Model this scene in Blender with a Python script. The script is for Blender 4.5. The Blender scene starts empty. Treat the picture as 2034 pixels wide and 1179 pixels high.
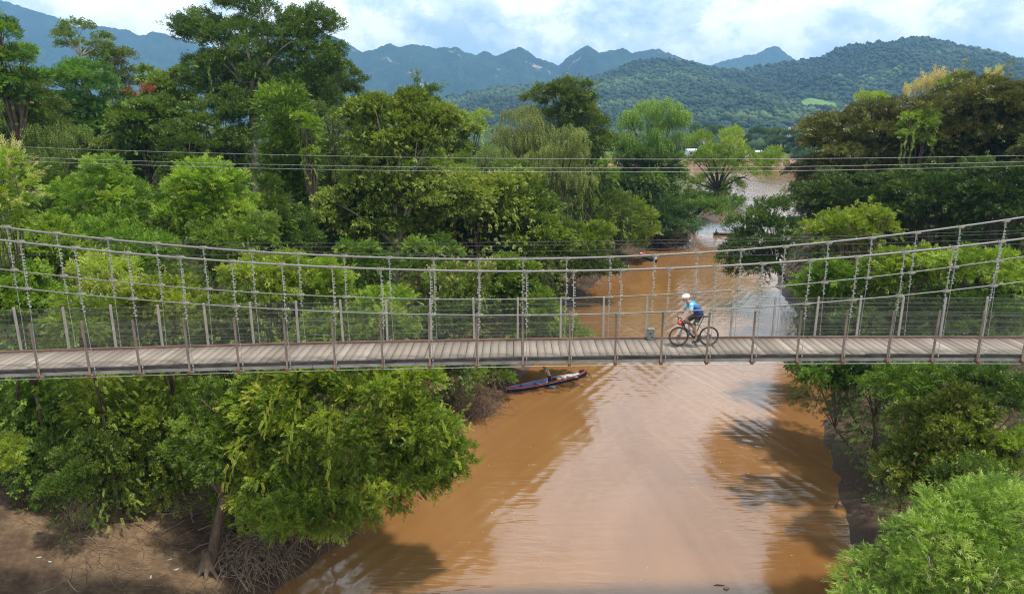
import bpy, bmesh, math, random
import numpy as np
from mathutils import Vector, Matrix

# ------------------------------------------------------------------ camera
scene = bpy.context.scene
COL = scene.collection
F = 1400.0                      # focal length in pixels of the 2034 px wide photograph
CAMZ = 18.6
PITCH = math.atan((589.5 - 240.0) / F)
cam_d = bpy.data.cameras.new("camera")
cam = bpy.data.objects.new("camera", cam_d)
COL.objects.link(cam)
cam.location = (0, 0, CAMZ)
cam.rotation_euler = (math.pi / 2 - PITCH, 0, 0)
cam_d.sensor_width = 36.0
cam_d.lens = F / 2034 * 36.0
cam_d.clip_start = 0.1
cam_d.clip_end = 30000
scene.camera = cam

# ------------------------------------------------------------------ light
SUN_EL, SUN_AZ = math.radians(73), math.radians(112)      # azimuth clockwise from +Y (into the picture)
sun_d = bpy.data.lights.new("sun", 'SUN')
sun_d.energy = 4.4
sun_d.angle = math.radians(3.5)
sun_d.color = (1.0, 0.93, 0.80)
sun = bpy.data.objects.new("sun", sun_d)
COL.objects.link(sun)
sdir = Vector((math.sin(SUN_AZ) * math.cos(SUN_EL), math.cos(SUN_AZ) * math.cos(SUN_EL), math.sin(SUN_EL)))
sun.rotation_euler = sdir.to_track_quat('Z', 'Y').to_euler()
sun.location = (40, -30, 80)

scene.view_settings.view_transform = 'Standard'
scene.view_settings.look = 'None'
scene.view_settings.exposure = 0.46
scene.view_settings.gamma = 1.0
scene.view_settings.use_curve_mapping = False
cy = scene.cycles
cy.max_bounces = 6
cy.diffuse_bounces = 3
cy.glossy_bounces = 3
cy.transmission_bounces = 3
cy.volume_bounces = 0
cy.transparent_max_bounces = 6
cy.use_denoising = True
cy.denoiser = 'OPENIMAGEDENOISE'
cy.denoising_input_passes = 'RGB_ALBEDO_NORMAL'
cy.denoising_prefilter = 'NONE'
cy.filter_width = 1.15
cy.caustics_reflective = False
cy.caustics_refractive = False
cy.sample_clamp_indirect = 4.0


class NT:
    """small helper round a node tree"""
    def __init__(self, tree):
        self.t = tree
        self.t.nodes.clear()

    def n(self, typ, **kw):
        nd = self.t.nodes.new(typ)
        ins = kw.pop('ins', {})
        for k, v in kw.items():
            setattr(nd, k, v)
        for k, v in ins.items():
            self.set(nd, k, v)
        return nd

    def set(self, nd, k, v):
        s = nd.inputs[k]
        if isinstance(v, bpy.types.NodeSocket):
            self.t.links.new(v, s)
        elif isinstance(v, bpy.types.Node):
            self.t.links.new(v.outputs[0], s)
        else:
            if hasattr(s.default_value, '__len__') and not isinstance(v, (str,)) and hasattr(v, '__len__') and len(s.default_value) == 4 and len(v) == 3:
                v = (*v, 1.0)
            s.default_value = v

    def math(self, op, a, b=0.0, c=None, clamp=False):
        nd = self.n('ShaderNodeMath', operation=op, use_clamp=clamp, ins={0: a, 1: b})
        if c is not None:
            self.set(nd, 2, c)
        return nd.outputs[0]

    def mix(self, f, a, b, blend='MIX'):
        nd = self.n('ShaderNodeMix', data_type='RGBA', blend_type=blend)
        self.set(nd, 0, f)
        self.set(nd, 6, a)
        self.set(nd, 7, b)
        return nd.outputs[2]

    def ramp(self, f, stops, interp='LINEAR'):
        nd = self.n('ShaderNodeValToRGB')
        cr = nd.color_ramp
        cr.interpolation = interp
        while len(cr.elements) < len(stops):
            cr.elements.new(0.5)
        for e, (p, c) in zip(cr.elements, stops):
            e.position = p
            e.color = (*c, 1.0) if hasattr(c, '__len__') else (c, c, c, 1.0)
        self.set(nd, 0, f)
        return nd.outputs[0]

    def noise(self, vec, scale, detail=4.0, rough=0.55, dist=0.0, dim='3D'):
        nd = self.n('ShaderNodeTexNoise', noise_dimensions=dim, ins={'Scale': scale, 'Detail': detail, 'Roughness': rough, 'Distortion': dist})
        if vec is not None:
            self.set(nd, 'Vector', vec)
        return nd.outputs[0]

    def mapping(self, vec, loc=(0, 0, 0), rot=(0, 0, 0), scale=(1, 1, 1)):
        return self.n('ShaderNodeMapping', ins={0: vec, 1: loc, 2: rot, 3: scale}).outputs[0]


def dirpx(px, py):
    u, v = (px - 1017) / F, (589.5 - py) / F
    c, s = math.cos(PITCH), math.sin(PITCH)
    return Vector((u, c + v * s, -s + v * c))


# sky: physical sky with cumulus clouds laid over it by direction
world = bpy.data.worlds.new("World")
scene.world = world
world.use_nodes = True
w = NT(world.node_tree)
sky = w.n('ShaderNodeTexSky', sky_type='NISHITA', sun_disc=False, sun_elevation=SUN_EL, sun_rotation=SUN_AZ,
          air_density=1.0, dust_density=1.4, ozone_density=1.2, altitude=300.0)
SKY_STRENGTH = 0.12
skyc = w.mix(1.0, sky, (SKY_STRENGTH,) * 3, 'MULTIPLY')
tc = w.n('ShaderNodeTexCoord').outputs['Generated']
sep = w.n('ShaderNodeSeparateXYZ', ins={0: tc})
stretched = w.mapping(tc, loc=(3.1, 1.7, 0.0), scale=(1.0, 1.0, 1.5))
big = w.noise(stretched, 6.5, 7.0, 0.58, 0.3)
fine = w.noise(w.mapping(tc, loc=(1.2, 5.0, 2.0), scale=(1, 1, 1.4)), 30.0, 6.0, 0.62, 0.3)
puff = w.math('ADD', w.math('MULTIPLY', big, 1.25), w.math('SUBTRACT', w.math('MULTIPLY', fine, 0.45), 0.36))


def blob(px, py, sharp):
    """soft patch of sky round one direction"""
    d = dirpx(px, py).normalized()
    dot = w.n('ShaderNodeVectorMath', operation='DOT_PRODUCT', ins={0: w.n('ShaderNodeVectorMath', operation='NORMALIZE', ins={0: tc}).outputs[0], 1: tuple(d)}).outputs['Value']
    # exp(-(1-dot)*sharp)
    return w.math('POWER', 2.718, w.math('MULTIPLY', w.math('SUBTRACT', dot, 1.0), sharp))


dens = puff
for px, py, sharp, amp in ((1110, 60, 500, .10), (1020, 30, 400, .05), (1430, 50, 260, .10), (1810, 25, 900, .13), (1110, 45, 2600, .07), (1330, 110, 700, .07), (1560, 95, 900, .05), (300, 60, 90, .12), (700, 60, 160, .07),
                           (1660, 50, 900, -.14), (1950, 110, 420, -.15), (940, 30, 1500, -.12), (1250, 30, 3000, -.05), (250, 95, 900, -.07)):
    dens = w.math('ADD', dens, w.math('MULTIPLY', blob(px, py, sharp), amp))
up = w.math('MULTIPLY', w.n('ShaderNodeMapRange', ins={0: sep.outputs[2], 1: 0.17, 2: 0.45, 3: 0.0, 4: 0.13}).outputs[0], 1.0)
dens = w.math('ADD', dens, up)
cover = w.ramp(dens, [(0.30, (0.72,) * 3), (0.44, (0.95,) * 3), (0.54, (1.0,) * 3)])
cloudcol = w.ramp(dens, [(0.38, (0.38, 0.475, 0.54)), (0.46, (0.50, 0.585, 0.625)), (0.53, (0.58, 0.65, 0.68)), (0.61, (0.80, 0.82, 0.82)), (0.74, (0.95, 0.95, 0.94))])
# clouds higher up the sky stand in full sun and are brighter
hi = w.ramp(sep.outputs[2], [(0.06, (1.0, .96, .86)), (0.16, (.95, .93, .88)), (0.26, (1.0, .99, .98)), (0.50, (.95, .955, .97)), (0.72, (.36, .38, .42))])
cloudcol = w.mix(1.0, w.mix(1.0, cloudcol, hi, 'MULTIPLY'), (1.75, 1.75, 1.75), 'MULTIPLY')
out = w.mix(cover, skyc, cloudcol)
bg = w.n('ShaderNodeBackground', ins={0: out, 1: 1.0})
w.n('ShaderNodeOutputWorld', ins={0: bg.outputs[0]})

# ------------------------------------------------------------------ object helpers
rng = np.random.default_rng(7)
random.seed(7)


def tag(o, label=None, cat=None, group=None, kind=None):
    if label:
        o['label'] = label
    if cat:
        o['category'] = cat
    if group:
        o['group'] = group
    if kind:
        o['kind'] = kind
    return o


def empty(name, loc, label=None, cat=None, group=None, rotz=0.0):
    o = bpy.data.objects.new(name, None)
    o.empty_display_size = 0.3
    o.location = loc
    o.rotation_euler = (0, 0, rotz)
    COL.objects.link(o)
    return tag(o, label, cat, group)


def link_mesh(name, me, mat, parent=None, loc=None):
    o = bpy.data.objects.new(name, me)
    if mat is not None:
        for m in (mat if isinstance(mat, (list, tuple)) else [mat]):
            me.materials.append(m)
    COL.objects.link(o)
    if parent is not None:
        o.parent = parent
    if loc is not None:
        o.location = loc
    return o


def np_mesh(name, V, Q, smooth=False, tint=None, mi=None):
    """mesh from a (n,3) vertex array and a (m,k) face array"""
    V = np.ascontiguousarray(V, dtype=np.float32)
    Q = np.ascontiguousarray(Q, dtype=np.int32)
    me = bpy.data.meshes.new(name)
    k = Q.shape[1]
    me.vertices.add(len(V))
    me.vertices.foreach_set('co', V.ravel())
    me.loops.add(Q.size)
    me.loops.foreach_set('vertex_index', Q.ravel())
    me.polygons.add(len(Q))
    me.polygons.foreach_set('loop_start', np.arange(0, Q.size, k, dtype=np.int32))
    me.polygons.foreach_set('loop_total', np.full(len(Q), k, dtype=np.int32))
    if smooth:
        me.polygons.foreach_set('use_smooth', np.ones(len(Q), dtype=bool))
    if mi is not None:
        me.polygons.foreach_set('material_index', np.ascontiguousarray(mi, dtype=np.int32))
    if tint is not None:
        a = me.attributes.new('tint', 'FLOAT', 'FACE')
        a.data.foreach_set('value', np.ascontiguousarray(tint, dtype=np.float32))
    me.update(calc_edges=True)
    me.validate()
    return me


class MB:
    """collects boxes, tubes and the like into one mesh"""
    def __init__(self):
        self.v, self.f = [], []

    def add(self, vs, fs):
        o = len(self.v)
        self.v += [tuple(p) for p in vs]
        self.f += [tuple(i + o for i in q) for q in fs]

    def box(self, c, s, M=None, bev=0.0):
        x, y, z = s[0] / 2, s[1] / 2, s[2] / 2
        vs = [Vector((a * x, b * y, d * z)) for d in (-1, 1) for b in (-1, 1) for a in (-1, 1)]
        if M is not None:
            vs = [M @ p for p in vs]
        c = Vector(c)
        self.add([p + c for p in vs], [(0, 2, 3, 1), (4, 5, 7, 6), (0, 1, 5, 4), (2, 6, 7, 3), (0, 4, 6, 2), (1, 3, 7, 5)])

    def tube(self, pts, rad, n=6, cap=True, up=(0, 0, 1)):
        pts = [Vector(p) for p in pts]
        if not hasattr(rad, '__len__'):
            rad = [rad] * len(pts)
        rings = []
        upv = Vector(up)
        m = len(pts)
        for i, p in enumerate(pts):
            t = (pts[min(i + 1, m - 1)] - pts[max(i - 1, 0)])
            if t.length < 1e-9:
                t = Vector((0, 0, 1))
            t.normalize()
            a = t.cross(upv)
            if a.length < 1e-3:
                a = t.cross(Vector((1, 0, 0)))
            a.normalize()
            b = t.cross(a)
            rings.append([p + (a * math.cos(2 * math.pi * k / n) + b * math.sin(2 * math.pi * k / n)) * rad[i] for k in range(n)])
        o = len(self.v)
        for r in rings:
            self.v += [tuple(q) for q in r]
        for i in range(m - 1):
            for k in range(n):
                a, b = o + i * n + k, o + i * n + (k + 1) % n
                self.f.append((a, b, b + n, a + n))
        if cap:
            self.f.append(tuple(o + k for k in range(n))[::-1])
            self.f.append(tuple(o + (m - 1) * n + k for k in range(n)))

    def ell(self, c, r, M=None, nu=8, nv=6):
        vs, fs = [], []
        c = Vector(c)
        for j in range(nv + 1):
            th = math.pi * j / nv
            for i in range(nu):
                ph = 2 * math.pi * i / nu
                p = Vector((r[0] * math.sin(th) * math.cos(ph), r[1] * math.sin(th) * math.sin(ph), r[2] * math.cos(th)))
                if M is not None:
                    p = M @ p
                vs.append(p + c)
        for j in range(nv):
            for i in range(nu):
                a, b = j * nu + i, j * nu + (i + 1) % nu
                fs.append((a, a + nu, b + nu, b))
        self.add(vs, fs)

    def torus(self, c, R, r, M=None, n=32, k=6):
        vs, fs = [], []
        c = Vector(c)
        for i in range(n):
            a = 2 * math.pi * i / n
            for j in range(k):
                b = 2 * math.pi * j / k
                p = Vector(((R + r * math.cos(b)) * math.cos(a), r * math.sin(b), (R + r * math.cos(b)) * math.sin(a)))
                if M is not None:
                    p = M @ p
                vs.append(p + c)
        for i in range(n):
            for j in range(k):
                fs.append((i * k + j, i * k + (j + 1) % k, ((i + 1) % n) * k + (j + 1) % k, ((i + 1) % n) * k + j))
        self.add(vs, fs)

    def mesh(self, name, smooth=False):
        me = bpy.data.meshes.new(name)
        me.from_pydata(self.v, [], self.f)
        me.update()
        if smooth:
            for p in me.polygons:
                p.use_smooth = True
        return me

    def obj(self, name, mat, parent=None, smooth=False, loc=None):
        return link_mesh(name, self.mesh(name, smooth), mat, parent, loc)


def PY(px, py, y):
    """world point where the pixel's ray meets the vertical plane at distance y"""
    d = dirpx(px, py)
    return Vector((0, 0, CAMZ)) + d * (y / d.y)


def PD(px, py, dep):
    return Vector((0, 0, CAMZ)) + dirpx(px, py) * dep


def PG(px, py, z=0.0):
    d = dirpx(px, py)
    return Vector((0, 0, CAMZ)) + d * ((z - CAMZ) / d.z)


# ------------------------------------------------------------------ materials
def mat_new(name):
    m = bpy.data.materials.new(name)
    m.use_nodes = True
    return m, NT(m.node_tree)


def mat_basic(name, col, rough=0.6, metal=0.0, var=0.15, scale=8.0, bump=0.0, spec=0.5, col2=None, bscale=None, stretch=(1, 1, 1)):
    m, t = mat_new(name)
    co = t.mapping(t.n('ShaderNodeTexCoord').outputs['Object'], scale=stretch)
    nz = t.noise(co, scale, 5.0, 0.6)
    dark = tuple(c * (1 - var) for c in col)
    light = tuple(min(1, c * (1 + var)) for c in (col2 or col))
    c = t.ramp(nz, [(0.3, dark), (0.7, light)])
    bs = t.n('ShaderNodeBsdfPrincipled', ins={'Base Color': c, 'Roughness': rough, 'Metallic': metal, 'Specular IOR Level': spec})
    if bump:
        b = t.n('ShaderNodeBump', ins={'Strength': 0.6, 'Distance': bump, 'Height': t.noise(co, bscale or scale * 3, 4.0)})
        t.set(bs, 'Normal', b.outputs[0])
    t.n('ShaderNodeOutputMaterial', ins={0: bs.outputs[0]})
    return m


def mat_leaf(name, dark, mid, light, trans=0.35, rough=0.5, accent=None, huevar=0.03, valvar=0.25):
    m, t = mat_new(name)
    at = t.n('ShaderNodeAttribute', attribute_name='tint').outputs['Fac']
    stops = [(0.0, dark), (0.5, mid), (0.93, light)]
    if accent:
        stops += [(0.955, accent), (1.0, accent)]
    c = t.ramp(at, stops)
    oi = t.n('ShaderNodeObjectInfo').outputs['Random']
    hue = t.math('ADD', 0.5 - huevar / 2, t.math('MULTIPLY', oi, huevar))
    oi2 = t.math('FRACT', t.math('MULTIPLY', oi, 7.31))
    val = t.math('ADD', 1.0 - valvar / 2, t.math('MULTIPLY', oi2, valvar))
    c = t.n('ShaderNodeHueSaturation', ins={'Hue': hue, 'Saturation': 1.0, 'Value': val, 'Fac': 1.0, 'Color': c}).outputs[0]
    p = t.n('ShaderNodeBsdfPrincipled', ins={'Base Color': c, 'Roughness': rough, 'Specular IOR Level': 0.35})
    tr = t.n('ShaderNodeBsdfTranslucent', ins={'Color': t.mix(1.0, c, (1.25, 1.3, 0.55), 'MULTIPLY')})
    mx = t.n('ShaderNodeMixShader', ins={0: trans, 1: p.outputs[0], 2: tr.outputs[0]})
    t.n('ShaderNodeOutputMaterial', ins={0: mx.outputs[0]})
    return m


# ------------------------------------------------------------------ terrain
def vnoise(x, y, seed=0):
    """smooth value noise on numpy arrays"""
    def h(i, j):
        n = (i * 374761393 + j * 668265263 + seed * 974634777) & 0xFFFFFFFF
        n = ((n ^ (n >> 13)) * 1274126177) & 0xFFFFFFFF
        return ((n ^ (n >> 16)) & 0xFFFF) / 65535.0
    xi, yi = np.floor(x).astype(np.int64), np.floor(y).astype(np.int64)
    fx, fy = x - xi, y - yi
    fx, fy = fx * fx * (3 - 2 * fx), fy * fy * (3 - 2 * fy)
    a, b, c, d = h(xi, yi), h(xi + 1, yi), h(xi, yi + 1), h(xi + 1, yi + 1)
    return (a * (1 - fx) + b * fx) * (1 - fy) + (c * (1 - fx) + d * fx) * fy


def fbm(x, y, seed=0, octv=4, gain=0.5):
    s, a, tot = 0, 1.0, 0
    for o in range(octv):
        s = s + a * vnoise(x * 2 ** o, y * 2 ** o, seed + o)
        tot += a
        a *= gain
    return s / tot


LEFT_PX = [(545, 1179), (620, 1120), (700, 1065), (790, 975), (850, 905), (885, 850), (940, 835), (990, 822), (1006, 790), (1035, 755), (1065, 720), (1100, 670), (1145, 600),
           (1200, 545), (1235, 512), (1290, 497), (1362, 487), (1378, 465), (1395, 449), (1430, 434), (1478, 426), (1490, 420)]
RIGHT_PX = [(1690, 1179), (1689, 1080), (1672, 985), (1660, 930), (1640, 880), (1634, 855), (1652, 800), (1650, 740), (1612, 660), (1572, 610), (1540, 566),
            (1552, 520), (1580, 480), (1605, 450), (1622, 432)]
leftedge = [(-13.0, -70.0), (-13.5, -10), (-13, 8), (-12, 18)] + [tuple(PG(*p).xy) for p in LEFT_PX]
lt = leftedge[-1]
leftpoly = leftedge + [(lt[0] - 6, lt[1] + 10), (lt[0] - 25, lt[1] + 22), (-20, 178), (-120, 190), (-420, 200), (-420, -70)]
rightedge = [(11.5, -70.0), (10.5, -10), (9.0, 10), (9.5, 20)] + [tuple(PG(*p).xy) for p in RIGHT_PX]
rt = rightedge[-1]
rightpoly = rightedge + [(rt[0] + 8, rt[1] + 6), (rt[0] + 40, rt[1] + 10), (160, 150), (420, 150), (420, -70)]


def sdf(poly, X, Y):
    """signed distance to a polygon, positive inside"""
    d2 = np.full(X.shape, 1e18)
    inside = np.zeros(X.shape, bool)
    n = len(poly)
    for i in range(n):
        x0, y0 = poly[i]
        x1, y1 = poly[(i + 1) % n]
        ex, ey = x1 - x0, y1 - y0
        t = np.clip(((X - x0) * ex + (Y - y0) * ey) / (ex * ex + ey * ey), 0, 1)
        d2 = np.minimum(d2, (X - x0 - t * ex) ** 2 + (Y - y0 - t * ey) ** 2)
        c = ((y0 > Y) != (y1 > Y)) & (X < (x1 - x0) * (Y - y0) / (y1 - y0 + 1e-12) + x0)
        inside ^= c
    return np.sqrt(d2) * np.where(inside, 1, -1)


def terrain(X, Y):
    X, Y = np.asarray(X, float), np.asarray(Y, float)
    dl, dr = sdf(leftpoly, X, Y), sdf(rightpoly, X, Y)
    jag = (fbm(X * 0.9, Y * 0.9, 3, 3) - 0.5) * 0.9
    hl = np.interp(dl + jag, [-30, -4, 0, 1, 4, 10, 14, 20, 30, 60, 140], [-4, -1.0, -0.02, .28, 1.1, 2.4, 3.2, 6.0, 8.5, 9.5, 9.0])
    hr = np.interp(dr + jag, [-30, -4, 0, 1, 4, 10, 16, 26, 60, 140], [-4, -1.0, -0.02, .35, 1.5, 3.6, 6.0, 8.5, 10.5, 10.0])
    h = np.maximum(hl, hr)
    land = np.clip(np.maximum(dl, dr) / 3.0, 0, 1)
    h = h + land * ((fbm(X * .35, Y * .35, 11, 4) - .5) * 0.9 + (fbm(X * 2.2, Y * 2.2, 17, 3) - .5) * 0.16)
    return h


GX0, GX1, GY0, GY1, GST = -90.0, 100.0, 0.0, 190.0, 0.4
_gx, _gy = np.arange(GX0, GX1 + GST, GST), np.arange(GY0, GY1 + GST, GST)
GRID = terrain(*np.meshgrid(_gx, _gy))
GRIDL = GRID.tolist()


def ground(x, y):
    """terrain height, looked up in a grid"""
    u = (min(max(x, GX0), GX1 - .01) - GX0) / GST
    v = (min(max(y, GY0), GY1 - .01) - GY0) / GST
    i, j = int(u), int(v)
    fu, fv = u - i, v - j
    a, b = GRIDL[j], GRIDL[j + 1]
    return (a[i] * (1 - fu) + a[i + 1] * fu) * (1 - fv) + (b[i] * (1 - fu) + b[i + 1] * fu) * fv


def grid_mesh(name, xs, ys, fz):
    X, Y = np.meshgrid(xs, ys)
    Z = fz(X, Y)
    V = np.stack([X.ravel(), Y.ravel(), Z.ravel()], 1)
    nx, ny = len(xs), len(ys)
    i = np.arange(ny - 1)[:, None] * nx + np.arange(nx - 1)[None, :]
    Q = np.stack([i, i + 1, i + nx + 1, i + nx], -1).reshape(-1, 4)
    return np_mesh(name, V, Q, smooth=True)


xs = np.concatenate([np.linspace(-420, -70, 36)[:-1], np.linspace(-70, -32, 60)[:-1], np.arange(-32, 40, 0.3), np.linspace(40, 80, 60), np.linspace(80, 420, 36)[1:]])
ys = np.concatenate([np.linspace(-70, 14, 40)[:-1], np.arange(14, 62, 0.3), np.linspace(62, 150, 110), np.linspace(150, 215, 20)[1:]])
bank_me = grid_mesh("river_bank", xs, ys, terrain)

m, t = mat_new("bank_mud")
geo = t.n('ShaderNodeNewGeometry').outputs['Position']
pos = t.n('ShaderNodeSeparateXYZ', ins={0: geo})
n1 = t.noise(geo, 0.35, 5.0, 0.6, 0.3)
n2 = t.noise(geo, 3.0, 6.0, 0.65)
n3 = t.noise(geo, 22.0, 4.0, 0.6)
dry = t.ramp(n2, [(0.30, (0.046, 0.027, 0.016)), (0.55, (0.082, 0.050, 0.030)), (0.75, (0.135, 0.090, 0.056))])
silt = t.ramp(n2, [(0.3, (0.105, 0.067, 0.038)), (0.7, (0.195, 0.132, 0.078))])
mud = t.mix(t.ramp(n1, [(0.45, 0.0), (0.58, 1.0)]), dry, silt)
vor = t.n('ShaderNodeTexVoronoi', feature='DISTANCE_TO_EDGE', ins={'Vector': t.mix(0.12, geo, t.n('ShaderNodeTexNoise', ins={'Scale': 2.0}).outputs[1]), 'Scale': 2.6})
crack = t.math('MULTIPLY', t.ramp(vor.outputs['Distance'], [(0.0, 1.0), (0.035, 0.0)]), t.ramp(n1, [(0.48, 0.0), (0.6, 0.8)]))
mud = t.mix(crack, mud, (0.06, 0.035, 0.02))
mud = t.mix(t.math('MULTIPLY', t.ramp(n3, [(0.62, 0.0), (0.7, 1.0)]), 0.45), mud, (0.30, 0.23, 0.15))
# wet rim by the water, leaf litter further up
wet = t.n('ShaderNodeMapRange', ins={0: t.math('ADD', pos.outputs[2], t.math('MULTIPLY', n1, 0.5)), 1: 0.3, 2: 0.75, 3: 1.0, 4: 0.0}).outputs[0]
mud = t.mix(t.math('MULTIPLY', wet, 0.75), mud, (0.075, 0.042, 0.022))
lit = t.n('ShaderNodeMapRange', ins={0: t.math('ADD', pos.outputs[2], t.math('MULTIPLY', n2, 2.0)), 1: 4.4, 2: 6.0, 3: 0.0, 4: 1.0}).outputs[0]
mud = t.mix(lit, mud, t.ramp(n2, [(0.35, (0.022, 0.028, 0.010)), (0.65, (0.055, 0.050, 0.020))]))
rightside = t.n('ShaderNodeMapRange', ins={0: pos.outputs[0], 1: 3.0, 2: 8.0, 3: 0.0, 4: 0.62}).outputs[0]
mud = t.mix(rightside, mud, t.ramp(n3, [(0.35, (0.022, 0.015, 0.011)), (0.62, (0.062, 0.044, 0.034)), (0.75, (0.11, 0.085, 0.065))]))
bs = t.n('ShaderNodeBsdfPrincipled', ins={'Base Color': mud, 'Roughness': t.math('SUBTRACT', 0.9, t.math('MULTIPLY', wet, 0.35)), 'Specular IOR Level': 0.3})
hgt = t.math('ADD', t.math('MULTIPLY', n2, 0.7), t.math('SUBTRACT', t.math('MULTIPLY', n3, 0.25), t.math('MULTIPLY', crack, 0.3)))
t.set(bs, 'Normal', t.n('ShaderNodeBump', ins={'Strength': 0.9, 'Distance': 0.12, 'Height': hgt}).outputs[0])
t.n('ShaderNodeOutputMaterial', ins={0: bs.outputs[0]})
M_MUD = m
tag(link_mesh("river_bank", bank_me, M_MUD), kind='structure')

# ------------------------------------------------------------------ water
m, t = mat_new("muddy_water")
geo = t.n('ShaderNodeNewGeometry').outputs['Position']
ps = t.n('ShaderNodeSeparateXYZ', ins={0: geo})
swirl = t.noise(t.mapping(geo, scale=(0.10, 0.05, 1)), 1.0, 5.0, 0.55, 0.6)
col = t.ramp(swirl, [(0.32, (0.160, 0.074, 0.024)), (0.5, (0.205, 0.100, 0.036)), (0.68, (0.262, 0.142, 0.062))])
# ripples: small wind ripples across the stream, patchy, plus the two arms of a boat's wake
patch = t.ramp(t.noise(t.mapping(geo, scale=(0.16, 0.05, 1)), 1.0, 3.0, 0.5), [(0.38, 0.15), (0.62, 1.0)])
rip = t.noise(t.mapping(geo, rot=(0, 0, 0.10), scale=(0.45, 2.1, 1)), 1.0, 2.0, 0.5, 0.4)
rip2 = t.noise(t.mapping(geo, rot=(0, 0, -0.25), scale=(2.4, 6.0, 1)), 1.0, 2.0, 0.5, 0.3)


def arm(ox, oy, ang, wl, seed):
    """parallel wave crests of one arm of the wake, fading with the distance from its line"""
    mp = t.mapping(t.mapping(geo, loc=(-ox, -oy, 0)), rot=(0, 0, -ang))
    s = t.n('ShaderNodeSeparateXYZ', ins={0: mp})
    wav = t.n('ShaderNodeTexWave', wave_type='BANDS', bands_direction='Y', wave_profile='SIN',
              ins={'Vector': mp, 'Scale': 0.314 / wl * 1.0, 'Distortion': 2.2, 'Detail': 2.0, 'Detail Scale': 0.35, 'Detail Roughness': 0.5, 'Phase Offset': seed}).outputs['Fac']
    band = t.math('MULTIPLY', t.math('ABSOLUTE', s.outputs[1]), 0.16)
    fade = t.math('POWER', 2.718, t.math('MULTIPLY', t.math('MULTIPLY', band, band), -1.0))
    brk = t.ramp(t.noise(t.mapping(mp, scale=(0.22, 0.5, 1)), 1.0, 2.0), [(0.36, 0.1), (0.62, 1.0)])
    return t.math('MULTIPLY', t.math('MULTIPLY', wav, fade), brk)


a1 = arm(3.5, 47.0, math.radians(58), 0.85, 0.0)
a2 = arm(13.5, 47.0, math.radians(112), 0.9, 3.0)
a3 = arm(9.0, 34.0, math.radians(98), 1.2, 5.0)
hgt = t.math('ADD', t.math('MULTIPLY', t.math('ADD', t.math('MULTIPLY', rip, 0.9), t.math('MULTIPLY', rip2, 0.12)), patch),
             t.math('ADD', t.math('MULTIPLY', a1, 0.42), t.math('ADD', t.math('MULTIPLY', a2, 0.46), t.math('MULTIPLY', a3, 0.26))))
bmp = t.n('ShaderNodeBump', ins={'Strength': 1.0, 'Distance': 0.036, 'Height': hgt})
bs = t.n('ShaderNodeBsdfPrincipled', ins={'Base Color': col, 'Roughness': 0.10, 'IOR': 1.6, 'Specular IOR Level': 1.0, 'Normal': bmp.outputs[0]})
t.n('ShaderNodeOutputMaterial', ins={0: bs.outputs[0]})
M_WATER = m
V = np.array([(-900, -90, 0), (900, -90, 0), (1100, 420, 0), (-1100, 420, 0)], float)
tag(link_mesh("river_water", np_mesh("river_water", V, np.array([[0, 1, 2, 3]])), M_WATER), kind='structure')

# ------------------------------------------------------------------ far bank, plain, hills
m, t = mat_new("far_bank_earth")
geo = t.n('ShaderNodeNewGeometry').outputs['Position']
ps = t.n('ShaderNodeSeparateXYZ', ins={0: geo})
n1 = t.noise(t.mapping(geo, scale=(0.02, 0.05, 0.6)), 1.0, 5.0)
sand = t.ramp(n1, [(0.35, (0.15, 0.088, 0.052)), (0.65, (0.26, 0.165, 0.105))])
grassy = t.ramp(t.noise(geo, 0.15, 5.0), [(0.35, (0.035, 0.07, 0.015)), (0.65, (0.09, 0.14, 0.035))])
hf = t.n('ShaderNodeMapRange', ins={0: t.math('ADD', ps.outputs[2], t.math('MULTIPLY', n1, 1.2)), 1: 3.2, 2: 3.9, 3: 0.0, 4: 1.0}).outputs[0]
bs = t.n('ShaderNodeBsdfPrincipled', ins={'Base Color': t.mix(hf, sand, grassy), 'Roughness': 0.9, 'Specular IOR Level': 0.2})
t.n('ShaderNodeOutputMaterial', ins={0: bs.outputs[0]})
M_FAR = m
SHORE = PG(1450, 330).y


def farz(X, Y):
    d = Y - SHORE - (fbm(X * .01, Y * 0 + .5, 5, 3) - .5) * 14
    return np.interp(d, [-60, 0, 4, 14, 30, 400, 3000], [-3, -.1, .4, 3.0, 4.5, 6.0, 6.5]) + np.clip(d / 40, 0, 1) * (fbm(X * .03, Y * .03, 9, 3) - .5) * 1.2


fx = np.concatenate([np.linspace(-4000, -400, 20)[:-1], np.linspace(-400, 500, 180), np.linspace(500, 4000, 20)[1:]])
fy = np.concatenate([np.linspace(SHORE - 60, SHORE + 60, 60), np.linspace(SHORE + 60, 6500, 50)[1:]])
tag(link_mesh("far_bank_ground", grid_mesh("far_bank_ground", fx, fy, farz), M_FAR), kind='structure')


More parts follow.
